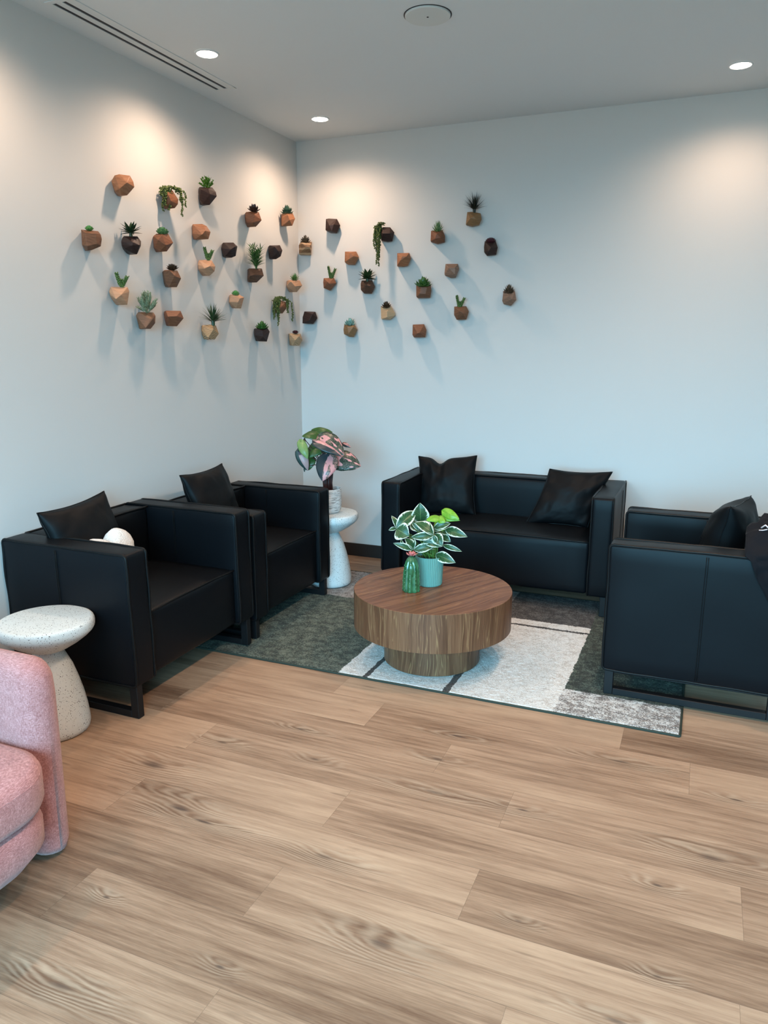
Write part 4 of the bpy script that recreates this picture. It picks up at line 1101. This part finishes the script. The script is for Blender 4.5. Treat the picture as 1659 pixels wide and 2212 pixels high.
def at_path(s):
    for i in range(len(acc) - 1):
        if s <= acc[i + 1] + 1e-9:
            f = (s - acc[i]) / max(1e-9, acc[i + 1] - acc[i])
            p = (path[i][0] + (path[i + 1][0] - path[i][0]) * f, path[i][1] + (path[i + 1][1] - path[i][1]) * f)
            t = Vector((path[i + 1][0] - path[i][0], path[i + 1][1] - path[i][1], 0)).normalized()
            return Vector((p[0], p[1], 0)), t
    return Vector((*path[-1], 0)), t
for s in samples:
    p, tg = at_path(s); nrm = Vector((tg.y, -tg.x, 0))
    e = min(s, tot - s); th = TH * math.sqrt(max(.02, 1 - (1 - min(1, e / .055)) ** 2)); top = shell_top(e)
    ring = []
    zb = .022
    sect = [(-1, zb + .02), (-1.0, .15), (-1.02, .35), (-1.0, top - .09), (-.92, top - .035), (-.7, top - .01), (-.3, top + .002), (.3, top + .002), (.7, top - .01), (.92, top - .035), (1, top - .09), (1.02, .35), (1, .15), (1, zb + .02), (.8, zb), (-.8, zb)]
    for (a, z) in sect: ring.append(bm.verts.new(p + nrm * a * th + Vector((0, 0, z))))
    rings.append(ring)
K = len(rings[0])
for a, b in zip(rings, rings[1:]):
    for k in range(K): bm.faces.new((a[k], b[k], b[(k + 1) % K], a[(k + 1) % K]))
bm.faces.new(rings[0]); bm.faces.new(rings[-1][::-1])
bmesh.ops.recalc_face_normals(bm, faces=bm.faces)
link('back_shell', bm, M['pink'], pk)
def dshape(x0, x1, y0, y1, r, n=10):
    pts = []
    for (cx, cy, s) in ((x1 - r, y0 + r, -pi / 2), (x1 - r, y1 - r, 0), (x0 + .08, y1 - .08, pi / 2), (x0 + .08, y0 + .08, pi)):
        rr_ = r if cx > (x0 + x1) / 2 else .08
        for k in range(n + 1):
            a = s + pi / 2 * k / n; pts.append((cx + rr_ * cos(a), cy + rr_ * sin(a)))
    return pts
def puff(name, x0, x1, y0, y1, z0, z1, r, edge, crown, bottom_in=0.0, seam=None):
    bm = bmesh.new(); o = dshape(x0, x1, y0, y1, r); cx = (x0 + x1) / 2; cy = (y0 + y1) / 2
    def ring(inset, z):
        out = []
        for (x, y) in o:
            dx, dy = x - cx, y - cy; l = math.hypot(dx, dy); f = max(.0, (l - inset) / l); out.append(bm.verts.new((cx + dx * f, cy + dy * f, z)))
        return out
    R = [ring(bottom_in + edge, z0), ring(bottom_in + edge * .3, z0 + edge * .3), ring(bottom_in * .6, z0 + edge), ring(0, (z0 + z1) / 2), ring(0, z1 - edge), ring(edge * .3, z1 - edge * .3), ring(edge, z1)]
    for f in (.15, .25, .33, .40): R.append(ring(f, z1 + crown * (1 - (1 - f / .42) ** 2)))
    for a, b in zip(R, R[1:]):
        n = len(a)
        for k in range(n): bm.faces.new((a[k], a[(k + 1) % n], b[(k + 1) % n], b[k]))
    bm.faces.new(R[0][::-1]); bm.faces.new(R[-1])
    ob = link(name, bm, M['pink'], pk)
    if seam:
        b2 = bmesh.new(); pts = []
        for (x, y) in o:
            dx, dy = x - cx, y - cy; l = math.hypot(dx, dy); f = (l - .004) / l; pts.append((cx + dx * f, cy + dy * f, seam))
        add_tube(b2, pts, .0022, 5, True); link('seam', b2, M['pink'], ob)
    return ob
SY0, SY1 = -4.385, -3.640
puff('seat_cushion', .345, 1.225, SY0, SY1, .285, .415, .17, .03, .02, 0, .392)
puff('seat_base', .345, 1.215, SY0 + .005, SY1 - .005, .075, .283, .17, .05, 0, .075)
for (x, y) in ((.55, -3.85), (.55, -4.2), (1.0, -3.85), (1.0, -4.2)):
    bm = bmesh.new(); add_lathe(bm, [(.02, 0), (.022, .08)], 16, True, True, (x, y)); link('foot', bm, M['metal'], pk)

# ------------------------------------------------------------------ wall planters
def clamp(v, w, m=.004):
    if w == 'L': v.x = max(v.x, m)
    else: v.y = min(v.y, -m)
    return v
def bead(bm, p, r, w=None, el=1.0, d=None):
    m = Matrix.Translation(p)
    if d is not None: m = m @ Vector((0, 0, 1)).rotation_difference(Vector(d).normalized()).to_matrix().to_4x4()
    bmesh.ops.create_icosphere(bm, subdivisions=1, radius=r, matrix=m @ Matrix.Diagonal((1, 1, el, 1)))
def rosette(bm, b, R, H, rings, w, curl=.5, th=.35, belly=.6, seed=0):
    g = random.Random(seed)
    for (m, el, f) in rings:
        for q in range(m):
            a = 2 * pi * (q + g.uniform(-.15, .15)) / m + el * 5
            e = .16 + el * .89 + g.uniform(-.07, .07)
            d = Vector((cos(a) * cos(e), sin(a) * cos(e), sin(e)))
            sc = f * g.uniform(.92, 1.08) / math.sqrt((cos(e) / (R * 1.12)) ** 2 + (sin(e) / H) ** 2)
            add_blade(bm, b, d, (0, 0, 1), sc, w, curl, th, 5, .05, belly)
def small_plant(kind, w, Wd, Ht, pos, top, extra, hx, seed):
    """returns the foliage mesh in the planter's own space"""
    bm = bmesh.new(); g = random.Random(seed); R = Wd / 2
    b = Vector(pos); b.z = top[2] - .002; b2 = b.copy()
    H = Ht + max(.0, pos[2] - b.z)
    if kind.startswith('dome') or kind == 'rosette_green':
        R = max(R, H * .95)
        if kind == 'dome_maroon': H *= .8
        for (m, el, f) in ((10, .2, 1.0), (10, .5, 1.0), (8, .85, 1.0), (5, 1.25, 1.0)):
            for q in range(m):
                a = 2 * pi * q / m + el * 4; d = Vector((cos(a) * cos(el), sin(a) * cos(el), sin(el)))
                sc = 1 / math.sqrt((cos(el) / R) ** 2 + (sin(el) / H) ** 2)
                add_blade(bm, b, d, (0, 0, 1), sc * f, R * .62, .6, .35, 4, .5, .7)
    elif kind.startswith('rosette'):
        n = 14 if kind in ('rosette_brown', 'rosette_taupe', 'rosette_mauve') else 9
        wd = R * (.38 if n == 14 else .52)
        rings = [(n, .08, 1.0), (n, .42, 1.0), (n - 2, .78, 1.0), (max(5, n - 5), 1.12, .95), (4, 1.45, .9)]
        if kind in ('rosette_leafgreen',): rings = [(10, .05, 1.0), (9, .35, 1.0), (8, .72, .98), (6, 1.1, .95), (4, 1.45, .95)]; wd = R * .50
        if kind == 'rosette_blue': wd = R * .50
        rosette(bm, b, R, H, rings, wd, .35, .35 if kind != 'rosette_blue' else .6, .62, seed)
    elif kind.startswith('spiky'):
        rosette(bm, b, R, H, [(9, .15, .9), (10, .5, 1.0), (9, .85, 1.0), (6, 1.15, 1.0), (4, 1.45, .95)], R * .24, .2, .4, .35, seed)
    elif kind.startswith('agave'):
        stem_h = H * .25
        add_tube(bm, [b, b + Vector((0, 0, stem_h))], R * .16, 8, r_end=R * .13)
        bb = b + Vector((0, 0, stem_h * .8))
        wdt = R * (.36 if kind == 'agave_dark' else .46)
        for (m, el, f, cu) in ((5, .12, 1.0, -.25), (6, .5, 1.05, -.3), (6, .85, 1.1, -.35), (5, 1.2, 1.0, -.25)):
            for q in range(m):
                a = 2 * pi * (q + g.uniform(-.2, .2)) / m + el * 7; e = el + g.uniform(-.08, .1)
                d = Vector((cos(a) * cos(e), sin(a) * cos(e), sin(e)))
                sc = math.sqrt((R * cos(e)) ** 2 + ((H - stem_h) * sin(e)) ** 2)
                add_blade(bm, bb, d, (0, 0, 1), sc * f, wdt, cu, .22, 7, .03, .4)
    elif kind.startswith('grass'):
        stem_h = H * (.20 if kind == 'grass_green' else .16)
        add_tube(bm, [b, b + Vector((0, 0, stem_h))], R * .13, 8, r_end=R * .15)
        bb = b + Vector((0, 0, stem_h * .7))
        N = 70 if kind == 'grass_green' else 95
        for q in range(N):
            a = g.uniform(0, 2 * pi); e = g.uniform(.32, 1.5) if kind == 'grass_green' else g.uniform(.5, 1.5)
            d = Vector((cos(a) * cos(e), sin(a) * cos(e), sin(e)))
            sc = math.sqrt((R * 1.12 * cos(e)) ** 2 + ((H - stem_h) * sin(e)) ** 2) * g.uniform(.85, 1.1)
            add_blade(bm, bb, d, (0, 0, 1), sc, .0085 if kind == 'grass_green' else .0050, -g.uniform(.1, .55), .2, 7, .02, .25)
    elif kind == 'palm':
        for q in range(7):
            a = 2 * pi * q / 7 + .3; tilt = (.10 + .32 * (q % 3) / 2)
            d = Vector((cos(a) * sin(tilt), sin(a) * sin(tilt), cos(tilt)))
            ln = H * (.92 if q % 2 else .72)
            tipp = b + d * ln
            add_tube(bm, [b, b + d * ln * .5, tipp], .0016, 5, r_end=.0008)
            for i in range(9):
                f = .25 + .75 * i / 8; o = b + d * ln * f
                for s in range(4):
                    aa = a + s * pi / 2 + i * .9; e = .55 + .6 * f * .8
                    dd = Vector((cos(aa) * cos(e), sin(aa) * cos(e), sin(e)))
                    add_blade(bm, o, dd, (0, 0, 1), R * 1.05 * (1.05 - .35 * f), .0066, -.5, .2, 5, .02, .35)
    elif kind == 'rosemary':
        for q in range(26):
            a = 2.4 * q; tilt = g.uniform(.05, 1.05)
            d = Vector((cos(a) * sin(tilt), sin(a) * sin(tilt), cos(tilt)))
            ln = g.uniform(.75, 1.0) / math.sqrt((sin(tilt) / (R * 1.05)) ** 2 + (cos(tilt) / (H * .92)) ** 2)
            add_tube(bm, [b, b + d * ln * .5, b + d * ln], .0014, 5, r_end=.0008)
            for i in range(10):
                f = .3 + .7 * i / 9; o = b + d * ln * f
                for s in range(4):
                    aa = s * pi / 2 + i * 1.1 + q; dd = (d * .85 + Vector((cos(aa), sin(aa), .3)) * .75)
                    add_blade(bm, o, dd, (0, 0, 1), .021 * (1.1 - .3 * f), .0042, .2, .3, 4, .2, .5)
    elif kind == 'bush_green':
        for q in range(16):
            a = 2.4 * q; tilt = .1 + 1.15 * (q / 15)
            d = Vector((cos(a) * sin(tilt), sin(a) * sin(tilt), cos(tilt)))
            ln = .92 / math.sqrt((sin(tilt) / R) ** 2 + (cos(tilt) / H) ** 2)
            add_tube(bm, [b, b + d * ln], .0018, 5, r_end=.001)
            for i in range(26):
                f = g.uniform(.45, 1.05); o = b + d * ln * f
                aa = g.uniform(0, 2 * pi); dd = d * .5 + Vector((cos(aa), sin(aa), .5)) * .8
                add_blade(bm, o, dd, (0, 0, 1), .012, .0058, .2, .25, 4, .4, .6)
    elif kind == 'burro2':
        for (s, hh, lean) in ((-1, 1.0, .30), (1, .86, .62), (.15, .5, .1)):
            d = (Vector(hx) * s * lean * (R / max(.02, H)) * 1.6 + Vector((0, 0, 1))).normalized()
            ln = H * hh * .95; base = b + Vector(hx) * s * R * .12
            add_tube(bm, [base, base + d * ln], .003, 6, r_end=.0018)
            nb = int(46 * hh)
            for i in range(nb):
                f = (i + .5) / nb; a = i * 2.4; o = base + d * ln * f
                dd = d * .75 + Vector((cos(a), sin(a), .1))
                add_blade(bm, o, dd, (0, 0, 1), .0155, .0090, .3, .7, 4, .45, .6)
    elif kind == 'trail':
        hv = Vector(hx); cx = Vector(pos); ztop = cx.z + Ht / 2; left = -Wd / 2
        src = Vector(top) + Vector((0, 0, .004))
        out_n = Vector((1, 0, 0)) if w == 'L' else Vector((0, -1, 0))
        # mound of beads on top
        for q in range(90):
            f = g.uniform(-1, 1); p = cx + hv * (f * Wd * .36); p.z = ztop - Ht * (.05 + .12 * f * f) - g.random() * Ht * .08
            if Ht > .25: p = cx + hv * (Wd * (-.08 + .42 * f * .9)); p.z = ztop - .008 - .03 * max(0, -f) - g.random() * .015
            p += out_n * g.uniform(-.02, .03)
            bead(bm, clamp(p, w, .006), g.uniform(.0036, .0050))
        strands = list(extra)
        for (fx, fl) in extra[:]:
            strands += [(fx + g.uniform(-.07, .07), fl * g.uniform(.5, .95)), (fx + g.uniform(-.07, .07), fl * g.uniform(.4, .85))]
        for (fx, fl) in strands:
            x0 = left + fx * Wd; zend = ztop - Ht * fl; zs = ztop - Ht * .10
            dep = g.uniform(.0, .035); ph = g.uniform(0, 6)
            start = Vector((src.x, src.y, 0)) * .3 + (Vector((cx.x, cx.y, 0)) + hv * x0) * .7
            pts = []; N = max(4, int((zs - zend) / .0052))
            for i in range(N):
                s = i / (N - 1); z = zs - (zs - zend) * s
                xx = x0 * min(1, .55 + s * 2.2) + .003 * sin(ph + s * 9)
                p = Vector((cx.x, cx.y, 0)) + hv * xx + out_n * (dep * min(1, s * 4)); p.z = z
                pts.append(clamp(p, w, .006))
            add_tube(bm, pts, .0008, 4)
            for i, p in enumerate(pts):
                for k in range(2):
                    a = g.uniform(0, 2 * pi)
                    bead(bm, clamp(p + Vector((cos(a), sin(a), g.uniform(-.6, .6))) * .0042, w, .005), g.uniform(.0034, .0046), None, 1.2)
    for v in bm.verts: clamp(v.co, w, .003)
    return bm
PART = {'dome_green': 'succulent', 'agave_dark': 'agave', 'agave_green': 'agave', 'trail': 'trailing_plant', 'rosemary': 'needle_plant',
        'bush_green': 'leafy_sprigs', 'palm': 'palm_fronds', 'grass_green': 'grass_tuft', 'grass_black': 'grass_tuft', 'burro2': 'succulent_stalks'}
GP = 'faceted wooden planters on the walls'
for i, (w, wd, base, hx, verts, plant) in enumerate(POTS):
    bm = bmesh.new()
    vs = [bm.verts.new(Vector(v) / 1000) for v in verts]
    r = bmesh.ops.convex_hull(bm, input=vs)
    junk = [e for e in r['geom_interior'] if isinstance(e, bmesh.types.BMVert)] + [e for e in r['geom_unused'] if isinstance(e, bmesh.types.BMVert)]
    if junk: bmesh.ops.delete(bm, geom=list(set(junk)), context='VERTS')
    bmesh.ops.dissolve_limit(bm, angle_limit=radians(9), verts=bm.verts, edges=bm.edges)
    bmesh.ops.recalc_face_normals(bm, faces=bm.faces)
    try: bmesh.ops.bevel(bm, geom=list(bm.edges), offset=.0012, segments=1, profile=.5, affect='EDGES', clamp_overlap=True)
    except Exception: pass
    for v in bm.verts: clamp(v.co, w, .0008)
    if plant:
        t = thing('wall_planter', POT_LABELS[i], 'wall planter', base, 0, GP)
        link('pot', bm, W[wd], t, False)
        f = small_plant(plant[0], w, plant[1], plant[2], plant[3], plant[4], plant[5] if len(plant) > 5 else None, hx, i)
        link(PART.get(plant[0], 'succulent'), f, LM[plant[0]], t, plant[0] in ('trail',))
    else:
        o = link('wall_planter', bm, W[wd], None, False); o.location = base
        tag(o, POT_LABELS[i], 'wall planter', GP)

# ------------------------------------------------------------------ daylight, camera, view
wd = bpy.data.worlds.new('World'); SC.world = wd; wd.use_nodes = True
wn = wd.node_tree; bg = wn.nodes['Background']; bg.inputs[1].default_value = 23.0
wc = wn.nodes.new('ShaderNodeTexCoord'); wsx = wn.nodes.new('ShaderNodeSeparateXYZ'); wn.links.new(wc.outputs['Generated'], wsx.inputs[0])
wr = wn.nodes.new('ShaderNodeValToRGB'); wn.links.new(wsx.outputs[2], wr.inputs[0])
wm = wn.nodes.new('ShaderNodeMapRange'); wn.links.new(wsx.outputs[2], wm.inputs[0]); wm.inputs[1].default_value = -.4; wm.inputs[2].default_value = .6; wn.links.new(wm.outputs[0], wr.inputs[0])
cr = wr.color_ramp; cr.elements[0].position = .28; cr.elements[0].color = (.06, .09, .10, 1); cr.elements[1].position = .42; cr.elements[1].color = (.15, .45, .66, 1)
e = cr.elements.new(.37); e.color = (.08, .15, .20, 1); e = cr.elements.new(.70); e.color = (.30, .735, 1.0, 1)
wn.links.new(wr.outputs[0], bg.inputs[0])
L = bpy.data.lights.new('window_portal', 'AREA'); L.shape = 'RECTANGLE'; L.size = WX1 - WX0; L.size_y = WZ1 - WZ0
L.cycles.is_portal = True
o = bpy.data.objects.new('window_portal', L); COL.objects.link(o); o.location = ((WX0 + WX1) / 2, RY0 - .1, (WZ0 + WZ1) / 2); o.rotation_euler = (radians(90), 0, 0)

cam = bpy.data.cameras.new('camera'); co = bpy.data.objects.new('camera', cam); COL.objects.link(co)
F = 1631.1
cam.sensor_fit = 'VERTICAL'; cam.sensor_height = 24.0; cam.sensor_width = 18.0
cam.lens = 24.0 * F / 2212; cam.clip_start = .05; cam.clip_end = 100
yaw, pitch, roll = 1.96876848, .214968941, .00241824771
f = Vector((cos(yaw) * cos(pitch), sin(yaw) * cos(pitch), -sin(pitch)))
r = f.cross(Vector((0, 0, 1))).normalized(); u = r.cross(f)
r2 = r * cos(roll) + u * sin(roll); u2 = -r * sin(roll) + u * cos(roll)
Mx = Matrix((r2, u2, -f)).transposed().to_4x4(); Mx.translation = CAMP
co.matrix_world = Mx
SC.camera = co
SC.view_settings.view_transform = 'Standard'; SC.view_settings.look = 'None'
SC.view_settings.gamma = 1.0; SC.view_settings.use_curve_mapping = False
SC.view_settings.exposure = 0.15
SC.cycles.use_denoising = True
SC.cycles.max_bounces = 6; SC.cycles.diffuse_bounces = 3; SC.cycles.glossy_bounces = 3
SC.cycles.use_adaptive_sampling = True; SC.cycles.adaptive_threshold = .05
SC.cycles.sample_clamp_indirect = 6.0
SC.cycles.caustics_reflective = False; SC.cycles.caustics_refractive = False
